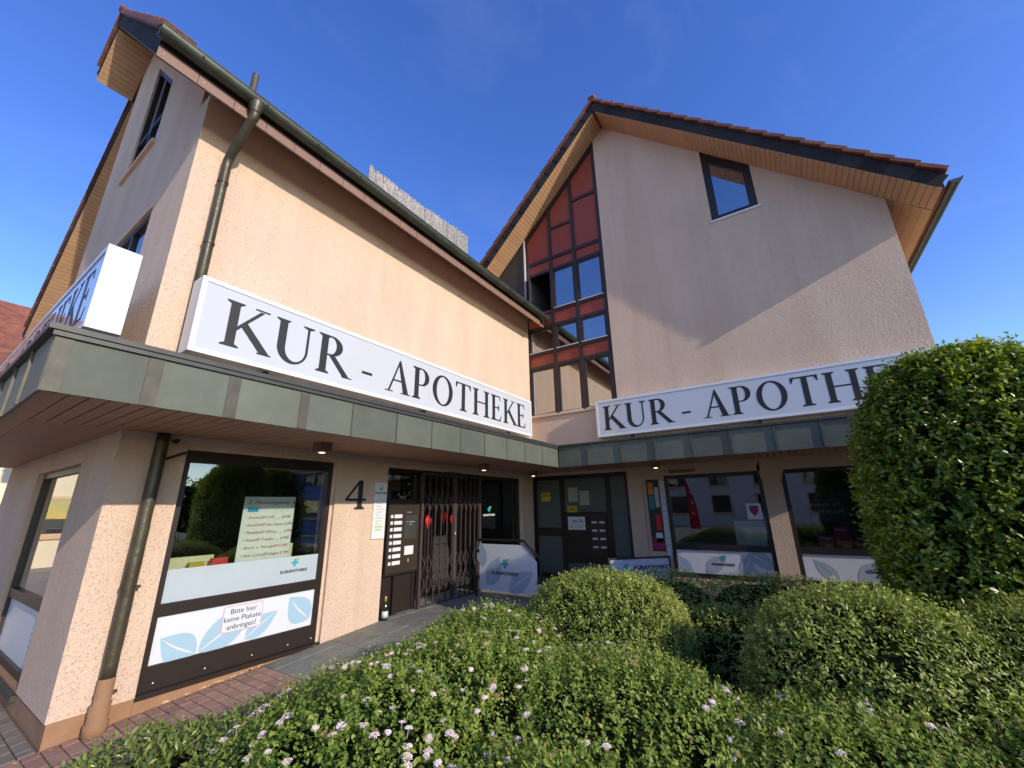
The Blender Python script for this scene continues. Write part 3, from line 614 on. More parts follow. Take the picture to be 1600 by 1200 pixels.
# posters on the plaster strip left of the right wing's window
t = thing('event_poster', (7.82, -2.85, .9), 'tall dark poster with orange, teal and pink fields left of the shop window', 'poster')
MB().prism([(-2.98, .85), (-2.72, .85), (-2.72, 2.26), (-2.98, 2.26)], .105, .115, mB).build('sheet', 'black_metal', t)
for a, b, z0, z1, mt in ((-2.86, -2.75, 1.95, 2.2, 'orange'), (-2.86, -2.75, 1.66, 1.93, 'teal'), (-2.96, -2.74, .88, 1.10, 'magenta'), (-2.95, -2.85, 1.25, 1.55, 'red_cloth'), (-2.95, -2.82, 1.02, 1.2, 'white_film'), (-2.96, -2.88, 1.7, 2.1, 'grey_text')): MB().prism([(a, z0), (b, z0), (b, z1), (a, z1)], .101, .1045, mB).build('print', mt, t)
t = thing('info_sheet', (7.82, -3.05, .8), 'narrow white printed sheet between the dark poster and the window frame', 'poster')
MB().prism([(-3.10, .75), (-3.0, .75), (-3.0, 2.22), (-3.10, 2.22)], .108, .116, mB).build('sheet', 'white_film', t)
for i in range(9): MB().prism([(-3.08, .95 + .13 * i), (-3.02, .95 + .13 * i), (-3.02, .99 + .13 * i), (-3.08, .99 + .13 * i)], .105, .1075, mB).build('print', 'grey_text', t)

# -- front door beside the inner corner (facade B)
d = MB()
for a, b, z0, z1 in ((-.06, .30, .12, 2.46), (-.80, -.70, .12, 2.46), (-1.93, -1.83, .12, 2.46), (-2.36, -2.28, .12, 2.46)): d.prism([(a, z0), (b, z0), (b, z1), (a, z1)], .05, .14, mB)
for a, b in ((-.70, -.06), (-1.83, -.80), (-2.28, -1.93)): d.prism([(a, 2.36), (b, 2.36), (b, 2.46), (a, 2.46)], .05, .14, mB); d.prism([(a, .12), (b, .12), (b, .30), (a, .30)], .05, .14, mB)
d.prism([(-.70, 1.10), (-.06, 1.10), (-.06, 1.28), (-.70, 1.28)], .05, .14, mB)
d.prism([(-1.83, .55), (-.80, .55), (-.80, 1.62), (-1.83, 1.62)], .055, .13, mB)
dr = d.build('house_door', 'frame_brown', bld)
pmat('wired_glass', (0.10, 0.12, 0.11), 0.25, var=0.2, vscale=60, bump=0.003, bscale=120)
for a, b, z0, z1 in ((-.70, -.06, 1.28, 2.36), (-.70, -.06, .30, 1.10), (-1.83, -.80, 1.62, 2.36), (-1.83, -.80, .30, .55)): MB().prism([(a, z0), (b, z0), (b, z1), (a, z1)], .09, .10, mB).build('door_pane', 'wired_glass', dr)
for i in range(5): MB().prism([(-2.28, .30 + .415 * i), (-1.93, .30 + .415 * i), (-1.93, .29 + .415 * (i + 1)), (-2.28, .29 + .415 * (i + 1))], .09, .10, mB).build('side_pane', 'wired_glass', dr)
for y, z, lab in ((-.30, 1.98, 'yellow parcel sticker on the upper door pane'), (-.98, 1.66, 'yellow parcel sticker on the glazing right of the door')):
    t = thing('parcel_sticker', (7.8, y, z), lab, 'sticker'); MB().prism([(y - .12, z - .10), (y + .12, z - .10), (y + .12, z + .10), (y - .12, z + .10)], .082, .088, mB).build('face', 'yellow_sticker', t); text_obj('text', 'E&D', .09, t, 'letter_dark', planeB(y + .09, z + .0, XB + .0805))
for y, z, lab in ((-1.02, 2.0, 'blank white sheet taped high on the door glazing'), (-1.30, 1.92, 'second white sheet, lower and further right on the glazing')):
    t = thing('notice', (7.8, y, z), lab, 'notice'); MB().prism([(y - .12, z - .15), (y + .12, z - .15), (y + .12, z + .17), (y - .12, z + .17)], .082, .088, mB).build('sheet', 'room_light', t)
t = thing('number_plate', (7.77, -1.05, 1.4), 'white plate with number 36 beside the house door', 'sign'); MB().prism([(-1.30, 1.24), (-.88, 1.24), (-.88, 1.52), (-1.30, 1.52)], .035, .05, mB).build('face', 'white_film', t); text_obj('text', 'bei 36', .10, t, 'letter_dark', planeB(-1.0, 1.40, XB + .033)); MB().prism(arc(-.97, 1.31, .03, .03, 0, 360, 12)[:-1], .031, .034, mB).build('dot', 'logo_green', t)
for i in range(3): MB().prism([(-1.26, 1.35 - .03 * i), (-1.06, 1.35 - .03 * i), (-1.06, 1.337 - .03 * i), (-1.26, 1.337 - .03 * i)], .0325, .0345, mB).build('printed_line', 'grey_text', t)
t = thing('letterbox', (7.77, -1.55, .8), 'brown letterbox block with bell push and name plates by the house door', 'letterbox'); MB().prism([(-1.80, .70), (-1.42, .70), (-1.42, 1.56), (-1.80, 1.56)], .03, .055, mB).build('body', 'brass_brown', t)
for i in range(4):
    for a in (-1.58, -1.76): MB().prism([(a, 1.38 - .17 * i), (a + .12, 1.38 - .17 * i), (a + .12, 1.42 - .17 * i), (a, 1.42 - .17 * i)], .024, .030, mB).build('name_plate', 'white_film', t)
MB().prism([(-1.64, 1.46), (-1.58, 1.46), (-1.58, 1.52), (-1.64, 1.52)], .022, .03, mB).build('bell_push', 'black_metal', t)

# -- shop entrance (facade A)
e = MB(); e.box(3.24, 3.31, .10, .22, .10, 2.40); e.box(5.60, 5.68, .10, .22, .20, 2.40); e.box(3.31, 7.22, .10, .22, 2.33, 2.40); e.box(7.15, 7.22, .10, .22, .20, 2.33); e.box(5.68, 7.15, .10, .22, .20, .45); e.box(3.94, 4.02, .10, .22, .20, 2.33); e.box(3.31, 3.94, .10, .22, 1.86, 1.92)
en = e.build('entrance_frame', 'frame_brown', bld)
MB().box(5.68, 7.15, .15, .157, .45, 2.33).build('pane', 'pane_dark', en); MB().box(3.31, 3.94, .15, .157, 1.92, 2.33).build('pane', 'pane_dark', en)
logo(en, planeA(6.10, 1.72, .147), .14, 'white_film')
MB().box(3.31, 3.94, .12, .2, .22, .78).build('panel', 'frame_brown', en); MB().box(3.52, 3.60, .06, .12, .22, .78).build('post', 'frame_brown', en)
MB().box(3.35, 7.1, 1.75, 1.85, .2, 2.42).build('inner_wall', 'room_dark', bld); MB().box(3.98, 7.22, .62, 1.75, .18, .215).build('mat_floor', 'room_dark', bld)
for x0, x1 in ((4.15, 4.75), (4.85, 5.5)):
    s, q = frame_mb([(x0, .25), (x1, .25), (x1, 2.3), (x0, 2.3)], .06, .60, .66, mA); o = s.build('glass_door', 'frame_brown', bld); MB().prism(q, .625, .632, mA).build('pane', 'pane_clear', o)
MB().box(4.62, 4.98, -.04, .10, 2.35, 2.398).build('door_sensor', 'black_metal', bld)
for i, (x, z) in enumerate([(4.33, 1.62), (4.52, 1.53), (4.92, 1.60), (5.20, 1.54)]):
    t = thing('red_pendant', (x, .36, z), ['small red paper drop hanging first from the left behind the gate', 'red paper drop hanging second from the left behind the gate', 'red paper drop hanging third from the left behind the gate', 'rightmost red paper drop hanging behind the gate'][i], 'decoration', 'red drops behind the gate')
    m = MB(); prof = [(0, .12), (.06, .08), (.085, .02), (.05, -.06), (.0, -.13)]; 
    rings = [[(x + r * math.cos(k * math.pi / 4), .36 + r * .5 * math.sin(k * math.pi / 4), z + h) for k in range(8)] for r, h in [(max(r, .004), h) for r, h in prof]]
    m.add([v for g_ in rings for v in g_], [(a * 8 + k, a * 8 + (k + 1) % 8, (a + 1) * 8 + (k + 1) % 8, (a + 1) * 8 + k) for a in range(4) for k in range(8)]); m.build('drop', 'red_cloth', t, smooth=True)
    MB().tube([(x, .36, z + .13), (x, .36, 2.4)], .002, 5).build('string', 'black_metal', t)
# folding lattice gate
gt = thing('lattice_gate', (4.8, .05, .22), 'brown folding lattice gate closed across the shop entrance', 'gate')
Y0 = .02; nb = 6
for h0, h1 in ((4.04, 4.80), (4.90, 5.58)):
    xsb = [h0 + (h1 - h0) * i / (nb - 1) for i in range(nb)]
    for x in xsb: piece('bar', gt, 'gate_paint', x - .009, x + .009, Y0 - .009, Y0 + .009, .25, 2.33)
    pit = (h1 - h0) / (nb - 1)
    for (za, zb) in ((.42, 1.02), (1.70, 2.05)):
        nlev = 2 if zb - za > .5 else 1; hh = (zb - za) / nlev
        for lv in range(nlev):
            z0 = za + lv * hh
            for i in range(nb - 1):
                for s in (0, 1):
                    a = (xsb[i], z0 if s == 0 else z0 + hh); b = (xsb[i + 1], z0 + hh if s == 0 else z0)
                    dv = Vector((b[0] - a[0], 0, b[1] - a[1])); nn = Vector((-dv.z, 0, dv.x)).normalized() * .006
                    yy = Y0 - .011 - .005 * s
                    v = [(a[0] + nn.x, yy, a[1] + nn.z), (a[0] - nn.x, yy, a[1] - nn.z), (b[0] - nn.x, yy, b[1] - nn.z), (b[0] + nn.x, yy, b[1] + nn.z)]
                    v += [(p_[0], yy - .004, p_[2]) for p_ in v]
                    MB().add(v, [(0, 1, 2, 3), (7, 6, 5, 4), (0, 4, 5, 1), (1, 5, 6, 2), (2, 6, 7, 3), (3, 7, 4, 0)]).build('lattice_bar', 'gate_paint', gt)
for x0, x1 in ((3.985, 4.035), (4.815, 4.885), (5.59, 5.63)): piece('post', gt, 'gate_paint', x0, x1, Y0 - .025, Y0 + .03, .22, 2.34)
piece('rail', gt, 'gate_paint', 4.035, 5.59, Y0 - .02, Y0 + .02, .222, .25); piece('rail', gt, 'gate_paint', 4.035, 5.59, Y0 - .02, Y0 + .02, 2.33, 2.36)
piece('lock', gt, 'white_enamel', 4.842, 4.858, Y0 - .032, Y0 - .025, 1.30, 1.34)
# letterbox panel with bells left of the gate
lb = thing('bell_panel', (3.65, .08, .82), 'bronze bell and letterbox panel with eight white name plates left of the gate', 'bell panel')
MB().box(3.32, 3.97, .035, .115, .82, 1.86).build('body', 'brass_brown', lb); MB().box(3.30, 3.99, .05, .12, .79, .82).build('edge', 'frame_brown', lb)
for i in range(8):
    z = 1.62 - .098 * i; piece('name_plate', lb, 'white_enamel', 3.44, 3.60, .030, .035, z, z + .055, bev=.002); piece('bell_push', lb, 'white_enamel', 3.365, 3.415, .028, .035, z + .003, z + .05, bev=.004)
piece('speaker_plate', lb, 'zinc_dark', 3.66, 3.92, .030, .035, 1.30, 1.66); piece('notice_plate', lb, 'white_enamel', 3.68, 3.87, .031, .035, 1.06, 1.19); piece('keyhole', lb, 'white_enamel', 3.765, 3.775, .031, .035, .95, 1.0)
text_obj('text', 'Kur - Apotheke', .026, lb, 'grey_text', planeA(3.70, 1.55, .0295)); text_obj('text', 'Haan', .026, lb, 'grey_text', planeA(3.76, 1.51, .0295)); text_obj('text', 'Sprechstelle', .02, lb, 'white_film', planeA(3.70, 1.70, .0345))
# opening hours board and house number
t = thing('opening_hours_board', (3.09, -.02, 1.35), 'narrow white board of opening hours on the pier beside the house number', 'sign')
MB().box(2.98, 3.215, -.02, -.004, 1.34, 2.15).build('board', 'white_enamel', t); logo(t, planeA(3.10, 2.06, -.0215), .075, word=True)
for i in range(11): MB().box(3.03, 3.17 - .03 * (i % 3), -.0215, -.0205, 1.88 - .042 * i, 1.895 - .042 * i).build('printed_line', 'grey_text' if i < 9 else 'logo_green', t)
t = thing('house_number', (2.67, -.02, 1.78), 'large black serif house number 4 on the plastered pier', 'house number')
link(bpy.data.objects.new('numeral', glyph('4', 'letter_dark', .05)), t, planeA(2.50, 1.77, -.004) @ Matrix.Diagonal((.46, .40, .40, 1)))
# -- roofs -----------------------------------------------------------------
rA = MB()
def slab(mb, u0, u1, f0, x0, x1, lo, hi):
    mb.add([(x0, u0, f0(u0) + lo), (x0, u1, f0(u1) + lo), (x1, u1, f0(u1) + lo), (x1, u0, f0(u0) + lo), (x0, u0, f0(u0) + hi), (x0, u1, f0(u1) + hi), (x1, u1, f0(u1) + hi), (x1, u0, f0(u0) + hi)],
           [(3, 2, 1, 0), (4, 5, 6, 7), (0, 1, 5, 4), (1, 2, 6, 5), (2, 3, 7, 6), (3, 0, 4, 7)])
slab(rA, -.50, 5.1, UA, -.60, 7.70, .022, .30); slab(rA, 1.3, 5.1, UA, 7.70, 14, .022, .30); slab(rA, 5.1, 6.0, UA, -.60, 14, .022, .30); slab(rA, 6.0, 10.9, UA, .03, 14, .022, .30)
roofA = rA.build('roof', 'roof_tiles', bld)
rB = MB(); slab(rB, -8.18, -2.62, UB, 7.14, 14, .022, .28); slab(rB, -2.62, 1.35, UB, 7.14, 14, .022, .28)
roofB = rB.build('roof', 'roof_tiles', bld)
# tile course on top of the decks and at the verges, piece by piece
def sl_rot(f, y):
    dydz = (f(y + .01) - f(y - .01)) / .02; return Matrix.Rotation(math.atan(dydz), 4, 'X')
def along(y0, y1, n): return [(y0 + (y1 - y0) * (i + .5) / n) for i in range(n)]
def verge(name, parent, mat, f, y0, y1, step, xo, wx, lo, th, tilt, over=1.12):
    L = abs(y1 - y0) * math.sqrt(1 + SA * SA); n = max(1, round(L / step)); ln = L / n * over
    for y in along(y0, y1, n):
        sgn = 1 if f(y + .01) > f(y - .01) else -1
        rot = sl_rot(f, y) @ Matrix.Rotation(-tilt * sgn, 4, 'X')
        zc = f(y) + lo
        piece(name, parent, mat, xo, xo + wx, y - ln / 2, y + ln / 2, zc - th / 2, zc + th / 2, rot, bev=.006)
def shingles(parent, f, y0, y1, step, xo, lo, hgt):
    L = abs(y1 - y0) * math.sqrt(1 + SA * SA); n = round(L / step); ln = L / n
    for i, y in enumerate(along(y0, y1, n)):
        rot = sl_rot(f, y); zc = f(y) + lo
        piece('slate_shingle', parent, 'slate', xo, xo + .012, y - ln * .53, y + ln * .53, zc - hgt / 2, zc + hgt / 2, Matrix.Rotation(R(2.2), 4, 'Z') @ rot)
mid = lambda f, a, b: None
verge('verge_tile', roofB, 'tile', UB, -8.24, -2.62, .38, 7.06, .30, .40, .07, .10); verge('verge_tile', roofB, 'tile', UB, -2.62, 1.2, .38, 7.06, .30, .40, .07, .10)
shingles(roofB, UB, -8.18, -2.62, .40, 7.115, .17, .22); shingles(roofB, UB, -2.62, 1.2, .40, 7.115, .17, .22)
verge('verge_tile', roofA, 'tile', UA, -.62, 5.1, .38, -.67, .30, .42, .075, .10); verge('verge_tile', roofA, 'tile', UA, 5.1, 6.0, .38, -.67, .30, .42, .075, .10); verge('verge_tile', roofA, 'tile', UA, 6.0, 10.9, .38, -.03, .30, .42, .075, .10)
shingles(roofA, UA, -.50, 5.1, .22, -.617, .18, .24); shingles(roofA, UA, 5.1, 6.0, .22, -.617, .18, .24); shingles(roofA, UA, 6.0, 10.9, .4, .010, .18, .24)
for x0 in np.arange(-.70, 13.6, .40): piece('ridge_tile', roofA, 'tile', x0, x0 + .42, 5.0, 5.2, UA(5.1) + .42, UA(5.1) + .53, Matrix.Rotation(R(1.5), 4, 'Y'), bev=.03)
for x0 in np.arange(7.03, 13.6, .40): piece('ridge_tile', roofB, 'tile', x0, x0 + .42, -2.72, -2.52, UB(-2.62) + .40, UB(-2.62) + .51, Matrix.Rotation(R(1.5), 4, 'Y'), bev=.03)
# soffit boards under the overhangs
def soffit(parent, f, y0, y1, xo0, xo1, step=.105):
    L = abs(y1 - y0) * math.sqrt(1 + SA * SA); n = round(L / step); ln = L / n
    for y in along(y0, y1, n): piece('soffit_board', parent, 'soffit_wood', xo0, xo1, y - ln / 2 + .004, y + ln / 2 - .004, f(y) + .000, f(y) + .018, sl_rot(f, y))
soffit(roofB, UB, -8.15, -2.66, 7.125, 7.715); soffit(roofB, UB, -2.58, 1.2, 7.125, 7.715)
soffit(roofA, UA, -.50, 5.06, -.60, -.005); soffit(roofA, UA, 5.14, 6.0, -.60, -.005); soffit(roofA, UA, 6.0, 10.8, .03, .645)
nE = 5
for i in range(nE):  # boards under the right eave and the long left eave
    pass
sb = MB(); slab(sb, -8.15, -7.64, UB, 7.725, 14, .0, .018); sb.build('eave_soffit', 'soffit_wood', roofB)
for k2 in range(5):
    y = -8.15 + .51 * (k2 + .5) / 5; piece('eave_board', roofB, 'soffit_wood', 7.726, 13.9, y - .066, y + .066, UB(y) - .012, UB(y) - .002, sl_rot(UB, y))
sb = MB(); slab(sb, -.50, -.005, UA, .005, 7.69, .0, .018); sb.build('eave_soffit', 'soffit_wood', roofA)
# brown fascia plates along the left eave
nx = 22
for i in range(nx):
    x0 = -.62 + (8.06 - .0) * i / nx; x1 = x0 + 8.06 / nx; o = piece('fascia_panel', roofA, 'fascia_brown', x0 + .003, x1 - .003, -.530, -.505, 6.33 + random.uniform(-.002, .002), 6.475)
    piece('nail', roofA, 'trim_light', x0 + .05, x0 + .058, -.5335, -.530, 6.40, 6.408)
piece('eave_gap_shade', roofA, 'gap_dark', -.60, 7.44, -.530, -.50, 6.478, 6.64)  # dark strip: shade of the gap behind the gutter, put in as colour
def halfpipe(x0, x1, y, z, r, mat, parent, name='gutter', axis='X'):
    mb = MB(); n = 14; pts = [(r * math.cos(math.pi + math.pi * k / n), r * math.sin(math.pi + math.pi * k / n)) for k in range(n + 1)] + [(r * math.cos(-math.pi * k / n) * .94, r * math.sin(-math.pi * k / n) * .94) for k in range(n + 1)]
    mp = (lambda a, b, d: (d, y + a, z + b))
    for k in range(n):
        j = 2 * n + 1 - k; mb.prism([pts[k], pts[k + 1], pts[j - 1], pts[j]], x0, x1, mp)
    mb.tube([(x0, y - r, z + .004), (x1, y - r, z + .004)], .011, 8)
    for xx in (x0, x1 - .004): mb.prism([(a, b) for a, b in pts[:n + 1]], xx, xx + .004, mp)
    return mb.build(name, mat, parent)
gu = halfpipe(-.66, 7.66, -.62, 6.585, .09, 'gutter', roofA)
for i in range(12): piece('gutter_seam', gu, 'gutter', -.3 + .68 * i, -.285 + .68 * i, -.715, -.706, 6.54, 6.60)
halfpipe(7.08, 13.9, -8.30, 6.60, .08, 'gutter', roofB)
# downpipe
PX, PY = .30, -.085
dp = MB(); dp.tube([(.30, -.62, 6.53), (.30, -.62, 6.46), (.30, -.62, 6.40)], [.085, .075, .055], 16, False); dp.tube([(.30, -.62, 6.42), (.30, -.62, 6.36), (.30, -.59, 6.30), (.30, -.14, 6.02), (.30, -.09, 5.95), (PX, PY, 5.85), (PX, PY, 5.0), (PX, PY, 2.93)], .052, 16)
pipe = dp.build('downpipe', 'pipe_olive', bld, smooth=True)
lp = MB(); rng2 = random.Random(3); seg = [(PX + .001 * rng2.uniform(-1, 1), PY, z) for z in np.linspace(2.52, .42, 24)]; lp.tube(seg, [0.055 + (.002 * rng2.uniform(-1, .4) if z[2] < 1.8 else 0) for z in seg], 18)
pl = lp.build('lower_downpipe', 'pipe_olive', bld, smooth=True)
MB().tube([(PX, PY, .42), (PX, PY, .24), (PX, PY, .235)], [.058, .058, .070], 16).build('painted_collar', 'plinth', pl, smooth=True); MB().tube([(PX - .005, PY, .235), (PX - .005, PY, .11), (PX - .005, PY, .10), (PX - .005, PY, .0)], [.070, .070, .082, .080], 16).build('socket', 'plinth', pl, smooth=True)
for z in (1.12, .30): MB().tube([(PX, PY, z - .012), (PX, PY, z + .012)], .062, 16).build('pipe_clamp', 'pipe_olive' if z > .5 else 'plinth', pl); piece('clamp_ear', pl, 'pipe_olive', PX + .055, PX + .085, PY - .008, PY + .008, z - .012, z + .012)
MB().tube([(PX, PY, 4.75), (PX, PY, 4.78)], .06, 16).build('pipe_clamp', 'pipe_olive', pipe); MB().tube([(PX, PY, 5.62), (PX, PY, 5.65)], .06, 16).build('pipe_clamp', 'pipe_olive', pipe)
MB().tube([(.36, -.085, 2.28), (.52, -.06, 2.36)], .012, 8).build('drain_stub', 'black_metal', bld); MB().tube([(.43, -.04, 2.47), (.43, 0, 2.47)], .025, 10).build('drain_outlet', 'black_metal', bld)
# vent pipe and reed screen above the eave
MB().tube([(.87, 1.5, 8.6), (.87, 1.5, 9.32)], .055, 14).build('vent_pipe', 'zinc_batten', roofA)
rs = thing('reed_screen', (6.5, 2.9, 9.7), 'weathered grey reed screen standing on the roof above the left eave', 'screen')
m = MB(); x = 4.30; rr = random.Random(5)
while x < 8.52:
    wv = rr.uniform(.018, .04); top = 11.02 + .10 * math.sin(x * .9) + .05 * (x - 4.3) / 2 + rr.uniform(-.05, .04); y = 2.9 + rr.uniform(-.015, .015)
    m.box(x, x + wv, y, y + .022, 9.9, top); x += wv + rr.uniform(0, .004)
o = m.build('reed', 'reed', rs); o['kind'] = 'stuff'
for z in (10.1, 10.8): piece('rail', rs, 'reed', 4.3, 8.5, 2.945, 2.985, z, z + .05)

# -- canopy ------------------------------------------------------------------
ZS, ZE, ZT = 2.53, 2.475, 2.855
c = MB(); c.box(-.75, 7.70, -1.575, -.008, 2.555, 2.86); c.box(6.04, 7.70, -7.55, -1.575, 2.555, 2.86); c.box(-.75, -.008, -.008, 5.48, 2.555, 2.86)
can = c.build('canopy', 'gap_dark', bld)
seams = [-.79, -.265, .25, .85, 1.37, 1.96, 2.53, 3.09, 3.63, 4.22, 4.77, 5.37, 6.0]
def dented(name, parent, mat, s0, s1, z0, z1, mp, amp):
    """a slightly pillowed, dented metal plate"""
    n, k = 9, 6; v = []; ph = random.uniform(0, 9)
    for i in range(n + 1):
        for j in range(k + 1):
            a, b = i / n, j / k; e = math.sin(math.pi * a) * math.sin(math.pi * b)
            v.append(mp(s0 + (s1 - s0) * a, z0 + (z1 - z0) * b, -amp * e * (.6 + .8 * math.sin(ph + 5 * a + 3 * b * ph))))
    f = [(i * (k + 1) + j, (i + 1) * (k + 1) + j, (i + 1) * (k + 1) + j + 1, i * (k + 1) + j + 1) for i in range(n) for j in range(k)]
    nf = len(v); v += list(v)
    o = len(v); v += [mp(s0, z0, .02), mp(s1, z0, .02), mp(s1, z1, .02), mp(s0, z1, .02)]
    f += [(o + 3, o + 2, o + 1, o), tuple([nf + j for j in range(k + 1)][::-1]) + (o, o + 3), tuple(nf + n * (k + 1) + j for j in range(k + 1)) + (o + 2, o + 1), tuple(nf + i * (k + 1) for i in range(n + 1)) + (o + 1, o), tuple((nf + i * (k + 1) + k) for i in range(n + 1))[::-1] + (o + 3, o + 2)]
    ob = MB().add(v, f).build(name, mat, parent)
    for q in range(n * k): ob.data.polygons[q].use_smooth = True
    return ob
fA = lambda s, z, d: (s, -1.600 + d, z); fB = lambda s, z, d: (6.0 + d, s, z); fC = lambda s, z, d: (-.775 + d, s, z)
for i, (a, b) in enumerate(zip(seams, seams[1:])):
    wdt = .045 if i < 4 else .007
    dented('fascia_panel', can, 'zinc', a + wdt, b - (.045 if i + 1 < 4 else .007), ZE, ZT, fA, .0018)
    if i < 4: MB().prism([(a - .044, ZE), (a + .044, ZE), (a + .044, ZT), (a - .044, ZT)] if i else [(a + .016, ZE), (a + .10, ZE), (a + .10, ZT), (a + .016, ZT)], -.004, .02, fA).build('batten', 'zinc_batten', can)
    else: MB().prism([(a - .006, ZE), (a + .006, ZE), (a + .006, ZT), (a - .006, ZT)], -.006, .02, fA).build('seam', 'zinc_batten', can)
seamsB = [-1.60, -2.22, -2.85, -3.45, -4.05, -4.62, -5.21, -5.78, -6.37, -6.96, -7.55]
for a, b in zip(seamsB, seamsB[1:]):
    dented('fascia_panel', can, 'zinc', b + .018, a - .018, ZE, ZT, fB, .0018); MB().prism([(b - .017, ZE), (b + .017, ZE), (b + .017, ZT), (b - .017, ZT)], -.02, .02, fB).build('seam', 'zinc_batten', can)
for i in range(12):
    a = -1.58 + .59 * i; b = a + .59
    dented('fascia_panel', can, 'zinc', a + .018, b - .018, ZE, ZT, fC, .0018); MB().prism([(b - .017, ZE), (b + .017, ZE), (b + .017, ZT), (b - .017, ZT)], -.015, .02, fC).build('seam', 'zinc_batten', can)
ed = MB(); ed.box(-.815, 6.0, -1.635, -1.45, ZT + .004, ZT + .040); ed.box(6.0, 6.0 - .035, -1.635, -1.635, 0, 0) if False else None
ed.box(5.965, 6.15, -7.6, -1.636, ZT + .004, ZT + .040); ed.box(-.815, -.63, -1.45, 5.5, ZT + .004, ZT + .040); ed.box(-.79, 5.97, -1.622, -1.60, ZT - .03, ZT + .004)
ed.build('canopy_edge', 'zinc_dark', can)
up = MB(); up.box(-.6, 7.69, -1.45, -.01, ZT + .006, ZT + .06); up.box(6.15, 7.69, -7.5, -1.45, ZT + .006, ZT + .06); up.build('canopy_top', 'zinc_dark', can)
piece('wall_flashing', can, 'fascia_brown', .02, 7.6, -.05, -.004, 2.93, 3.05)
# soffit boards
x = -.60
while x < 7.66: piece('soffit_board', can, 'canopy_wood', x + .006, x + .098, -1.575, -.012, ZS, ZS + .02); x += .104
y = -1.60
while y > -7.45: piece('soffit_board', can, 'canopy_wood', 6.02, 7.70, y - .098, y - .006, ZS, ZS + .02); y -= .104
y = -.01
while y < 5.4: piece('soffit_board', can, 'canopy_wood', -.60, -.012, y + .006, y + .098, ZS, ZS + .02); y += .104
piece('border_board', can, 'canopy_wood', -.755, -.605, -1.575, 5.48, ZS - .004, ZS + .02)
# square downlights
def lamp(x, y, label, sz=.15):
    t = thing('ceiling_lamp', (x, y, ZS), label, 'lamp', 'lamps under the canopy')
    MB().box(x - sz / 2, x + sz / 2, y - sz / 2, y + sz / 2, ZS - .11, ZS - .001).build('housing', 'fascia_brown', t)
    MB().prism(arc(0, 0, .035, .035, 0, 360, 16)[:-1], ZS - .116, ZS - .1105, lambda a, b, d: (x + a, y + b, d)).build('bulb', 'lamp_glow', t)
lamp(1.66, -.66, 'brown square lamp above the shop window beside the pier'); lamp(4.96, -.58, 'brown square lamp above the lattice gate'); lamp(6.90, -.50, 'brown square lamp in the inner corner of the canopy'); lamp(6.9, -3.2, 'brown square lamp before the right wing shop window')
# the old alarm box high on the window head of the right wing
piece('junction_box', bld, 'fascia_brown', 7.66, 7.715, -3.75, -3.25, 2.36, 2.42)

# ------------------------------------------------------------------ illuminated box signs
def boxsign(name, label, m4, length, h, depth, text_x, text_len, cap, base):
    """box sign built in its own plane: x along, y up, z towards the viewer"""
    t = tag(link(bpy.data.objects.new(name, None), None, m4), label, 'sign', 'white box signs on the canopy')
    def bx(nm, mat, *a): return MB().box(*a).build(nm, mat, t, mat4=m4)
    bx('housing', 'white_enamel', 0, length, 0, h, -depth, -.025)
    f = MB(); e = .05
    for a in ((0, length, h - e, h), (0, length, 0, e), (0, e, e, h - e), (length - e, length, e, h - e)): f.box(a[0], a[1], a[2], a[3], -.024, .002)
    f.build('frame', 'white_enamel', t, mat4=m4)
    nseg = 2
    for i in range(nseg): bx('face_panel', 'acrylic_white', e + (length - 2 * e) * i / nseg + .001, e + (length - 2 * e) * (i + 1) / nseg - .001, e, h - e, -.024, -.008)
    serif_text('KUR - APOTHEKE', t, 'letter_dark', m4 @ Matrix.Translation((text_x, base, -.0075)), cap, text_len, .004, .05)
    for xx in (length * .12, length * .5, length * .88): bx('bracket', 'black_metal', xx - .03, xx + .03, -(3.36 - 2.92), -.002, -depth * .7, -depth * .4)
    return t
boxsign('box_sign', 'long white box sign with dark serif capitals on the sunlit left facade', planeA(.245, 3.355, -.36), 6.90, .865, .245, .255, 6.40, .545, .155)
boxsign('box_sign', 'white box sign with dark serif capitals half hidden by the tall hedge', planeB(-1.86, 3.22, 7.50), 6.30, .83, .22, .16, 5.90, .545, .14)
sc_ = boxsign('box_sign', 'white box sign seen end-on at the left canopy corner', planeB(5.9, 3.35, -.495), 6.20, .85, .245, .16, 5.80, .545, .155)

# ------------------------------------------------------------------ railing panels by the entrance
t = thing('railing_panel', (5.23, -.9, .23), 'white leaf-patterned pharmacy panel in a brown railing with a sloping corner', 'railing')
X0 = 5.23; rp = [(-.21, .23), (-.21, 1.19), (-1.25, 1.19), (-1.56, .90), (-1.56, .23)]
m = MB()
for a, b in zip(rp, rp[1:]): m.tube([(X0, a[0], a[1]), (X0, b[0], b[1])], .022, 8)
m.build('rail', 'frame_brown', t)
MB().prism([(-.28, .36), (-1.49, .36), (-1.49, .86), (-1.22, 1.12), (-.28, 1.12)], -.004, .004, lambda a, b, d: (X0 + d, a, b)).build('panel', 'white_film', t)
leaves_print('leaf_print', [(-.50, .0, R(100), .42, .12), (-.42, -.30, R(60), .55, .16, -1), (.05, -.38, R(35), .60, .15)], t, 'leaf_print_grey', planeB(-.88, .74, X0 - .006), .001)
logo(t, planeB(-.84, .80, X0 - .0085), .19)
for y, z in ((-.25, .55), (-.25, 1.0), (-1.52, .55)): piece('clamp', t, 'black_metal', X0 - .02, X0 + .02, y - .03, y + .03, z - .03, z + .03)
t = thing('railing_panel', (6.45, -2.85, .23), 'low pale blue pharmacy panel behind the rounded bush', 'railing')
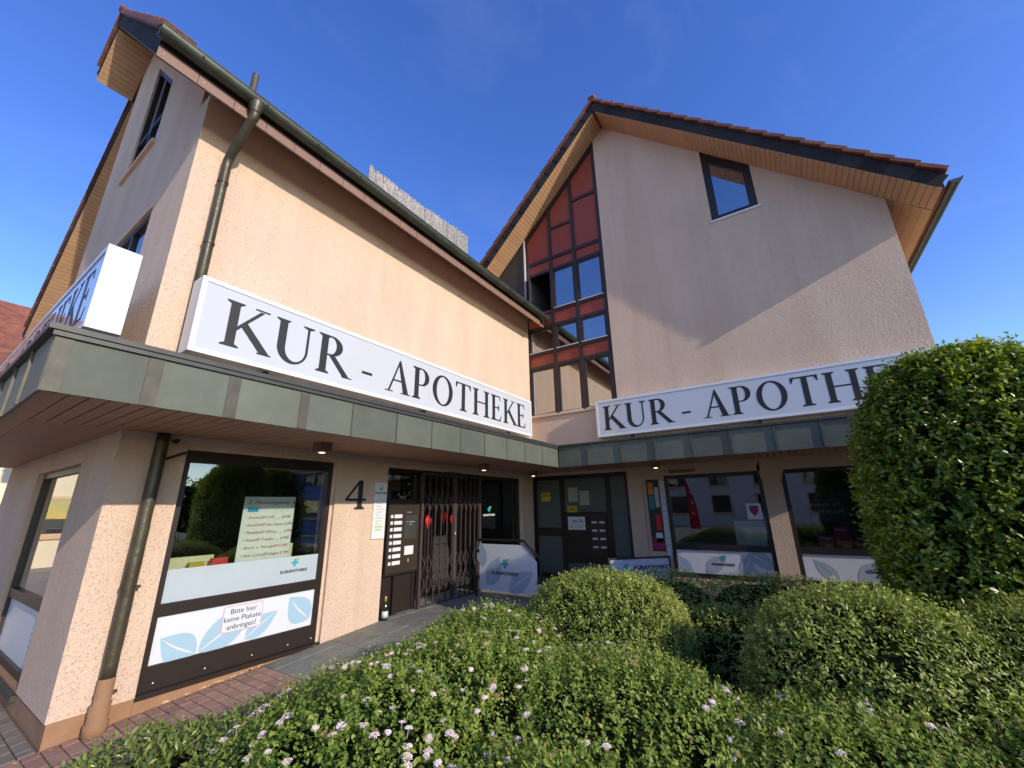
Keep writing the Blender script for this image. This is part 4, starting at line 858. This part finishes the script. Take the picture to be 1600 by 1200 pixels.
ang = math.atan2(-.85, .77); m4 = Matrix.Translation((6.07, -2.42, .16)) @ Matrix.Rotation(ang, 4, 'Z') @ Matrix(((1, 0, 0, 0), (0, 0, -1, 0), (0, 1, 0, 0), (0, 0, 0, 1)))
fm, q = frame_mb([(0, .1), (1.15, .1), (1.15, .72), (0, .72)], .03, -.02, .02, flat); fm.box(.02, .06, -.0, .1, -.02, .02); fm.box(1.09, 1.13, -.0, .1, -.02, .02); fm.build('frame', 'black_metal', t, mat4=m4)
MB().prism(q, -.004, .004, flat).build('panel', 'acrylic_white', t, mat4=m4); logo(t, m4 @ Matrix.Translation((.30, .56, .006)), .15, word=False); text_obj('logo_word', 'KURAPOTHEKE', .088, t, 'letter_dark', m4 @ Matrix.Translation((.46, .52, .007)), spacing=1.05, off=.003)
# champagne bottle by the pier
t = thing('champagne_bottle', (3.30, -.05, .231), 'dark champagne bottle with white label standing beside the pier', 'bottle')
def lathe(prof, cx, cy, z0, seg=20):
    m = MB(); v = []; 
    for r, z in prof: v += [(cx + max(r, .0005) * math.cos(2 * math.pi * k / seg), cy + max(r, .0005) * math.sin(2 * math.pi * k / seg), z0 + z) for k in range(seg)]
    f = [(a * seg + k, a * seg + (k + 1) % seg, (a + 1) * seg + (k + 1) % seg, (a + 1) * seg + k) for a in range(len(prof) - 1) for k in range(seg)]
    f += [tuple(range(seg))[::-1], tuple(range((len(prof) - 1) * seg, len(prof) * seg))]; return m.add(v, f)
lathe([(.040, 0), (.043, .01), (.043, .15), (.038, .18), (.024, .215), (.016, .24)], 3.30, -.05, .231).build('bottle_body', 'bottle_glass', t, smooth=True)
lathe([(.0165, .24), (.0165, .29), (.018, .30), (.014, .31)], 3.30, -.05, .231).build('foil', 'gold_foil', t, smooth=True)
lathe([(.0436, .035), (.0436, .12)], 3.30, -.05, .231).build('label', 'white_film', t, smooth=True)

# ------------------------------------------------------------------ houses round about, cables, flag
def house(name, label, x0, x1, y0, y1, eave, ridge, wall, roofm, along_x=True, wins=()):
    t = thing(name, ((x0 + x1) / 2, (y0 + y1) / 2, 0), label, 'house'); m = MB(); m.box(x0, x1, y0, y1, -.3, eave)
    yc = (y0 + y1) / 2; xc = (x0 + x1) / 2
    if along_x: m.prism([(y0, eave), (y1, eave), (yc, ridge)], x0, x1, lambda a, b, d: (d, a, b))
    else: m.prism([(x0, eave), (x1, eave), (xc, ridge)], y0, y1, lambda a, b, d: (a, d, b))
    m.build('wall', wall, t); r = MB(); o = .5
    if along_x:
        k = (ridge - eave) / (yc - y0)
        for s in (-1, 1): e0 = yc + s * (yc - y0 + o); r.prism([(yc, ridge + .05), (e0, eave - k * o + .05), (e0, eave - k * o + .25), (yc, ridge + .25)], x0 - o, x1 + o, lambda a, b, d: (d, a, b))
    else:
        k = (ridge - eave) / (xc - x0)
        for s in (-1, 1): e0 = xc + s * (xc - x0 + o); r.prism([(xc, ridge + .05), (e0, eave - k * o + .05), (e0, eave - k * o + .25), (xc, ridge + .25)], y0 - o, y1 + o, lambda a, b, d: (a, d, b))
    r.build('roof', roofm, t)
    for (ax, p, s0, s1, z0, z1, fx) in wins:
        mp = (lambda a, b, d: (a, p + fx * d, b)) if ax == 'y' else (lambda a, b, d: (p + fx * d, a, b))
        f, q = frame_mb([(s0, z0), (s1, z0), (s1, z1), (s0, z1)], .10, 0, .05, mp); wo_ = f.build('window', 'sill_paint', t); MB().prism(q, .005, .02, mp).build('pane', 'pane_dark', wo_); MB().prism(q, -.002, .002, mp).build('pane_backing', 'room_dark', wo_)  # plain dark sheet behind the pane, covers the solid wall
        MB().prism([(s0 - .08, z0 - .10), (s1 + .08, z0 - .10), (s1 + .08, z0), (s0 - .08, z0)], 0, .12, mp).build('sill', 'sill_paint', wo_)
house('neighbour_house', 'cream neighbouring house with red tiled roof at the far left edge', -13, 6, 19, 27, 6.6, 10.9, 'house_cream', 'roof_tiles', True, [('y', 19, x, x + 1.0, z, z + 1.5, -1) for x in (-6, -3.2, -.4, 2.2) for z in (1.0, 3.9)])
house('opposite_house', 'white house across the street mirrored in the right shop windows', -34, -24, -10, 14, 5.2, 9.0, 'house_white', 'house_roof_dark', False, [('x', -24, y, y + 1.6, z, z + 1.6, 1) for y in (-8, -4.5, -1, 2.5, 6, 9.5) for z in (.9, 3.2)])
house('blue_hall', 'blue-grey hall with a shallow dark roof mirrored at the right of the shop window', 15, 40, -38, -26, 4.4, 6.2, 'hall_blue', 'house_roof_dark', True, [('y', -26, x, x + 1.6, 1.2, 2.6, 1) for x in (17, 21, 25)])
house('garden_house', 'low dark-roofed house mirrored in the left shop window', -2, 8, -36, -28, 3.2, 6.2, 'house_white', 'house_roof_dark', True, [('y', -28, x, x + 1.2, 1.0, 2.3, 1) for x in (0, 3, 6)])
t = thing('rubbish_bin', (-5.2, 6.0, -.1), 'blue wheeled bin mirrored in the side window', 'bin'); MB().prism([(-5.5, -.05), (-4.9, -.05), (-4.82, .95), (-5.58, .95)], 5.7, 6.4, lambda a, b, d: (a, d, b)).build('body', 'bin_blue', t); MB().prism([(-5.62, .955), (-4.78, .955), (-4.82, 1.05), (-5.58, 1.02)], 5.64, 6.46, lambda a, b, d: (a, d, b)).build('lid', 'bin_blue', t)
t = thing('beach_flag', (-8, -.5, -.1), 'tall red sail-shaped banner mirrored in the right shop window', 'flag'); m = MB(); n = 14
pts = [(-.02, .45)] + [(-.02 + .50 * (1 - (i / n) ** 2.2), .45 + 2.65 * i / n) for i in range(n + 1)]
m.prism(pts, -.006, .006, lambda a, b, d: (-8 + d, -.5 - a, b)); m.build('cloth', 'red_cloth', t); MB().tube([(-8, -.48, -.08), (-8, -.48, 3.12)], .015, 8).build('pole', 'black_metal', t)
for i in range(3): piece('print', t, 'white_film', -7.9925, -7.990, -.78, -.62, 1.2 + .55 * i, 1.35 + .55 * i)
for i, (za, zb, lab) in enumerate([(10.9, 10.6, 'topmost of three thin overhead cables at the left'), (10.35, 10.1, 'middle one of three thin overhead cables at the left'), (9.75, 9.6, 'lowest of three thin overhead cables at the left')]):
    pts = [(-30 + 5 * k, 26 + .2 * k, za + (zb - za) * k / 8 - .5 * math.sin(math.pi * k / 8) + 1.2) for k in range(9)]
    tag(MB().tube(pts, .009, 5).build('overhead_cable', 'black_metal'), lab, 'cable', 'overhead cables')

# ------------------------------------------------------------------ plants
def blob_points(n, blobs, rng, upper=True):
    """points and normals on the outside of a group of ellipsoids"""
    area = np.array([(b[3] * b[4] + b[3] * b[5] + b[4] * b[5]) for b in blobs]); pick = rng.choice(len(blobs), size=n, p=area / area.sum())
    d = rng.normal(size=(n, 3)); d /= np.linalg.norm(d, axis=1)[:, None]
    B = np.array(blobs)[pick]
    ex = B[:, 6:7]
    q = np.abs(d) ** ex; s = (q.sum(1, keepdims=True)) ** (-1 / ex)             # superellipsoid
    p0 = d * s; p = B[:, 0:3] + p0 * B[:, 3:6]
    nr = np.sign(d) * np.abs(p0) ** (ex - 1) / B[:, 3:6]; nr /= np.linalg.norm(nr, axis=1)[:, None] + 1e-9
    keep = np.ones(n, bool)
    for b in blobs:
        r = (np.abs((p - np.array(b[0:3])) / np.array(b[3:6])) ** b[6]).sum(1); keep &= r > .90
    keep &= p[:, 2] > B[:, 2] - .55 * B[:, 5]
    return p[keep], nr[keep]
def leaf_mesh(name, blobs, nshoot, per, L, Wd, mat, rng, shoot=.10, up=.5, jitter=.05, droop=0.0, bump=.05, thin=None, tipfresh=0.35):
    p, nr = blob_points(nshoot, blobs, rng)
    # uneven surface: push shoots in and out with smooth noise
    ph = rng.uniform(0, 6, 6)
    nz = sum(np.sin(p @ rng.normal(size=3) * k + ph[i]) for i, k in enumerate((2.2, 3.1, 5.0, 7.5, 11, 15))) / 6
    p = p + nr * (nz * bump)[:, None]; n = len(p)
    dirv = nr * (1 - up) + np.array([0, 0, up]) + rng.normal(size=(n, 3)) * .35; dirv /= np.linalg.norm(dirv, axis=1)[:, None]
    stray = rng.uniform(size=n) < .035
    ln = shoot * rng.uniform(.5, 1.5, n) * np.where(stray, 1.7, 1.0); depth = np.where(stray, .02, rng.exponential(jitter, n))
    base = p - nr * depth[:, None] - dirv * (ln * .6)[:, None]
    t = (np.arange(per) + .5) / per
    pos = base[:, None, :] + dirv[:, None, :] * (ln[:, None] * t[None])[:, :, None]
    a = rng.normal(size=(n, 1, 3)); u = np.cross(dirv[:, None, :], a); u /= np.linalg.norm(u, axis=2)[..., None]; v = np.cross(dirv[:, None, :], u)
    th = rng.uniform(0, 6.28, (n, 1)) + np.arange(per)[None] * 2.4 + rng.normal(size=(n, per)) * .3
    out = u * np.cos(th)[..., None] + v * np.sin(th)[..., None]
    el = (.35 + .7 * t[None] + rng.normal(size=(n, per)) * .2)[..., None]
    ld = out * np.cos(el) + dirv[:, None, :] * np.sin(el) - np.array([0, 0, droop]); ld /= np.linalg.norm(ld, axis=2)[..., None]
    nd = nr[:, None, :] * .55 + np.array([SUN.x * .35, SUN.y * .35, SUN.z * .35 + .45]) + rng.normal(size=(n, per, 3)) * .42; nd /= np.linalg.norm(nd, axis=2)[..., None]
    ld = ld - nd * (ld * nd).sum(2)[..., None] * .7; ld /= np.linalg.norm(ld, axis=2)[..., None]
    side = np.cross(ld, nd); side /= np.linalg.norm(side, axis=2)[..., None] + 1e-9
    up_ = np.cross(side, ld); sz = rng.uniform(.5, 1.35, (n, per, 1)) * np.where(t > .8, .75, 1.0)[None, :, None]
    P = pos.reshape(-1, 3); D = (ld * sz).reshape(-1, 3) * L; S = (side * sz).reshape(-1, 3) * Wd * .5; U = (up_ * sz).reshape(-1, 3) * Wd * .16
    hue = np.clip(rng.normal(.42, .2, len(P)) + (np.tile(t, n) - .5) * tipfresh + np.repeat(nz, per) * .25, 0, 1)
    V = np.stack([P, P + D * .48 + S + U, P + D * .52, P + D * .48 - S + U, P + D - U * .6], 1).reshape(-1, 3); m = len(P)
    I = (np.arange(m) * 5)[:, None]; F = np.concatenate([I + [0, 2, 1], I + [0, 3, 2], I + [1, 2, 4], I + [2, 3, 4]], 1).reshape(-1, 3)
    me = bpy.data.meshes.new(name); me.vertices.add(len(V)); me.vertices.foreach_set('co', V.astype(np.float32).ravel())
    me.loops.add(F.size); me.loops.foreach_set('vertex_index', F.astype(np.int32).ravel()); me.polygons.add(len(F))
    me.polygons.foreach_set('loop_start', (np.arange(len(F)) * 3).astype(np.int32)); me.polygons.foreach_set('loop_total', np.full(len(F), 3, np.int32))
    at = me.attributes.new('hue', 'FLOAT', 'POINT'); at.data.foreach_set('value', np.repeat(hue, 5).astype(np.float32))
    me.update(); me.validate(); me.materials.append(MATS[mat]); return me, p, nr
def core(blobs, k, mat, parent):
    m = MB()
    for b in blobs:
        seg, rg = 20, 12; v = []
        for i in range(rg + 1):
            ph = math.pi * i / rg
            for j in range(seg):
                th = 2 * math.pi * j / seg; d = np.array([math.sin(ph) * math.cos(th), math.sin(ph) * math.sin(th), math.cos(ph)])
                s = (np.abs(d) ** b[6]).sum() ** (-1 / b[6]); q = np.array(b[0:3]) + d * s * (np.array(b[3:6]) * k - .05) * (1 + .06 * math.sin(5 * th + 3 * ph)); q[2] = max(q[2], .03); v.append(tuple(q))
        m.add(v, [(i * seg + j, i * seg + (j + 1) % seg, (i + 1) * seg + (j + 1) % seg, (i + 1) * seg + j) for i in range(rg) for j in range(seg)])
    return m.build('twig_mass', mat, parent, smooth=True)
def stems(parent, x, y, z0, h, n, spread, r, rng):
    m = MB()
    for i in range(n):
        a = rng.uniform(0, 6.28); rr_ = rng.uniform(.2, 1) * spread; m.tube([(x + .05 * math.cos(a), y + .05 * math.sin(a), z0 - .05), (x + rr_ * .4 * math.cos(a), y + rr_ * .4 * math.sin(a), z0 + h * .45), (x + rr_ * math.cos(a), y + rr_ * math.sin(a), z0 + h * .9)], [r, r * .7, r * .25], 6)
    return m.build('stem', 'bark', parent)
def plant(name, label, cat, blobs, spec, mat, k=.86, group=None):
    x, y = blobs[0][0], blobs[0][1]
    t = thing(name, (x, y, zg(x)), label, cat, group)
    me, p, nr = leaf_mesh('foliage', blobs, rng=RNG, mat=mat, **spec)
    o = link(bpy.data.objects.new('foliage', me), t); o['kind'] = 'stuff'
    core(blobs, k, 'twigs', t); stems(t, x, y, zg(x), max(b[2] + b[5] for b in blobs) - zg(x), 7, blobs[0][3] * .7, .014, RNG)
    return t, p, nr
# tall clipped hedge column
hedge, hp, hn = plant('tall_hedge', 'tall clipped dark green hedge column at the right edge', 'hedge', [(4.02, -6.66, 1.36, .75, .84, 1.67, 3.0)], dict(nshoot=11500, per=8, L=.052, Wd=.028, shoot=.16, up=.30, jitter=.05, bump=.05), 'leaf_hedge', .88)
MB().tube([(4.0, -6.62, 0), (4.0, -6.6, 1.5), (4.02, -6.62, 2.9)], [.06, .045, .02], 8).build('trunk', 'bark', hedge)
plant('tall_hedge', 'clipped hedge column added out of view to shade the low panel and hedge', 'hedge', [(5.75, -8.15, 1.36, .80, .80, 1.66, 3.4)], dict(nshoot=2200, per=7, L=.085, Wd=.045, shoot=.16, up=.30, jitter=.05, bump=.05), 'leaf_hedge', .90)  # unseen column, added for the shadow it casts over bed and panel
for i_, (tx, ty, th_) in enumerate([(3.2, -21, 3.0), (8.5, -23, 3.4), (12.5, -22, 3.2), (-1.5, -22, 2.8)]):
    plant('garden_tree', ['dark garden tree left of the middle in the shop window reflection', 'tallest dark garden tree in the shop window reflection', 'rightmost dark garden tree in the shop window reflection', 'leftmost dark garden tree in the shop window reflection'][i_], 'tree', [(tx, ty, th_ * .6, 2.2, 2.0, th_ * .42, 2.0), (tx + .8, ty - .5, th_ * .5, 1.7, 1.7, th_ * .36, 2.0)], dict(nshoot=1100, per=7, L=.26, Wd=.14, shoot=.5, up=.3, jitter=.2, bump=.3), 'leaf_hedge', .85)
# clipped domes
plant('clipped_bush', 'smaller clipped rounded bush in front of the entrance path', 'bush', [(3.16, -3.46, .45, .80, .80, .66, 2.3)], dict(nshoot=7800, per=9, L=.033, Wd=.0135, shoot=.12, up=.45, jitter=.04, bump=.04), 'leaf_dome', .90)
plant('clipped_bush', 'wide clipped rounded bush at the foot of the tall hedge', 'bush', [(2.75, -5.50, .46, .78, .80, .69, 2.3), (2.95, -6.45, .46, .70, .80, .66, 2.3)], dict(nshoot=11000, per=9, L=.034, Wd=.014, shoot=.13, up=.5, jitter=.04, bump=.045), 'leaf_dome', .90)
plant('low_hedge', 'low dark hedge in shade under the right shop windows', 'hedge', [(4.75, -3.6, .40, .62, .80, .50, 2.6), (4.75, -4.9, .40, .70, .90, .53, 2.6), (4.9, -6.0, .40, .6, .7, .5, 2.6), (3.75, -4.5, .32, .50, .60, .46, 2.4)], dict(nshoot=10000, per=7, L=.036, Wd=.016, shoot=.09, up=.45, jitter=.04, bump=.05), 'leaf_dome', .88)
# low glossy shrub at the lower left
plant('low_shrub', 'low glossy-leaved shrub at the lower left beside the brick paving', 'shrub', [(-.08, -2.22, .16, .60, .48, .48, 2.2), (.40, -2.45, .18, .5, .5, .47, 2.2), (-.45, -2.60, .14, .5, .5, .46, 2.2)], dict(nshoot=5200, per=8, L=.042, Wd=.016, shoot=.10, up=.55, jitter=.03, bump=.04), 'leaf_low', .84)
# flowering spirea
sp_blobs = [(1.35, -3.05, .30, .95, .95, .55, 2.2), (2.25, -2.72, .32, .80, .78, .54, 2.2), (.64, -3.02, .29, .75, .82, .56, 2.2), (1.65, -4.15, .30, .85, .85, .52, 2.2), (.6, -4.25, .25, .6, .7, .48, 2.2)]
spir, pp, pn = plant('flowering_shrub', 'wide green shrub with many pale pink flower heads in the foreground', 'shrub', sp_blobs, dict(nshoot=25000, per=9, L=.027, Wd=.0165, shoot=.13, up=.65, jitter=.045, bump=.06), 'leaf_spirea', .78)
sp2 = [(1.70, -5.35, .28, .75, .72, .47, 2.2), (1.25, -6.05, .26, .75, .7, .46, 2.2), (2.05, -6.2, .28, .6, .7, .50, 2.2)]
spir2, pp2, pn2 = plant('flowering_shrub', 'second flowering shrub with brown seed heads at the lower right', 'shrub', sp2, dict(nshoot=14500, per=9, L=.028, Wd=.0165, shoot=.14, up=.65, jitter=.045, bump=.07), 'leaf_spirea', .78)
def umbel(mat, n, r, s, seed):
    rg = random.Random(seed); m = MB()
    for i in range(n):
        a = i * 2.4; q = math.sqrt((i + .5) / n) * r; c = Vector((q * math.cos(a), q * math.sin(a), .35 * r * (1 - (q / r) ** 2) + rg.uniform(-.002, .002)))
        tl = rg.uniform(-.5, .5); t2 = rg.uniform(-.5, .5); e1 = Vector((s, 0, s * tl)); e2 = Vector((0, s, s * t2))
        m.add([c - e1, c + e2, c + e1, c - e2, c + Vector((0, 0, s * .6))], [(0, 1, 4), (1, 2, 4), (2, 3, 4), (3, 0, 4)])
    m.tube([(0, 0, 0), (0, 0, -.05)], .0012, 4)
    return m.mesh('flower_head', mat, fix=False)
FL = [umbel('petal', 40, .024 + .004 * i, .0055, i) for i in range(4)]; SD = [umbel('seed', 30, .024 + .004 * i, .0045, 9 + i) for i in range(3)]
def scatter(root, P, Nn, count, meshes, name, rng, pred):
    idx = rng.permutation(len(P)); c = 0
    cl = rng.uniform(0, 6, 3)
    for i in idx:
        if c >= count: break
        if Nn[i][2] < .25 or not pred(P[i], rng): continue
        b = (Vector(Nn[i]) * .5 + Vector((0, 0, .7)) + Vector(rng.normal(size=3) * .22)).normalized()
        m4 = Matrix.Translation(Vector(P[i]) + b * .006) @ b.to_track_quat('Z', 'Y').to_matrix().to_4x4() @ Matrix.Rotation(rng.uniform(0, 6.28), 4, 'Z') @ Matrix.Scale(rng.uniform(.42, .82), 4)
        link(bpy.data.objects.new(name, meshes[int(rng.integers(len(meshes)))]), root, m4); c += 1
patch = lambda p, rng: (math.sin(p[0] * 2.7 + 1.0) + math.sin(p[1] * 3.3) + .9 * math.sin(p[0] * 6 - p[1] * 5)) * .4 + rng.uniform(-.6, .9) > .35
left = lambda p, rng: patch(p, rng) or (p[1] > -3.9 and p[0] < 1.3 and rng.uniform() < .5)
scatter(spir, pp, pn, 295, FL, 'flower_head', RNG, left); scatter(spir, pp, pn, 240, SD, 'seed_head', RNG, lambda p, r: not patch(p, r) or p[1] > -2.8)
scatter(spir2, pp2, pn2, 75, FL, 'flower_head', RNG, patch); scatter(spir2, pp2, pn2, 220, SD, 'seed_head', RNG, lambda p, r: True)

# ------------------------------------------------------------------ fallen leaves along the paving edge
m = MB(); rg = random.Random(21)
for i in range(150):
    x = rg.uniform(-.35, 5.2); y = -rg.choice((rg.uniform(.02, .18), rg.uniform(.1, 1.9))); z = zg(x) + .004 + rg.uniform(0, .006); a = rg.uniform(0, 6.28); l = rg.uniform(.012, .03)
    ca, sa = math.cos(a) * l, math.sin(a) * l
    m.add([(x - ca, y - sa, z), (x + sa * .4, y - ca * .4, z + rg.uniform(.002, .008)), (x + ca, y + sa, z + rg.uniform(0, .006)), (x - sa * .4, y + ca * .4, z + rg.uniform(.002, .008))], [(0, 1, 2), (0, 2, 3)])
tag(m.build('fallen_leaves', 'seed', fix=False), 'small dry leaves scattered on the paving beside the bed', 'leaves', kind='stuff')
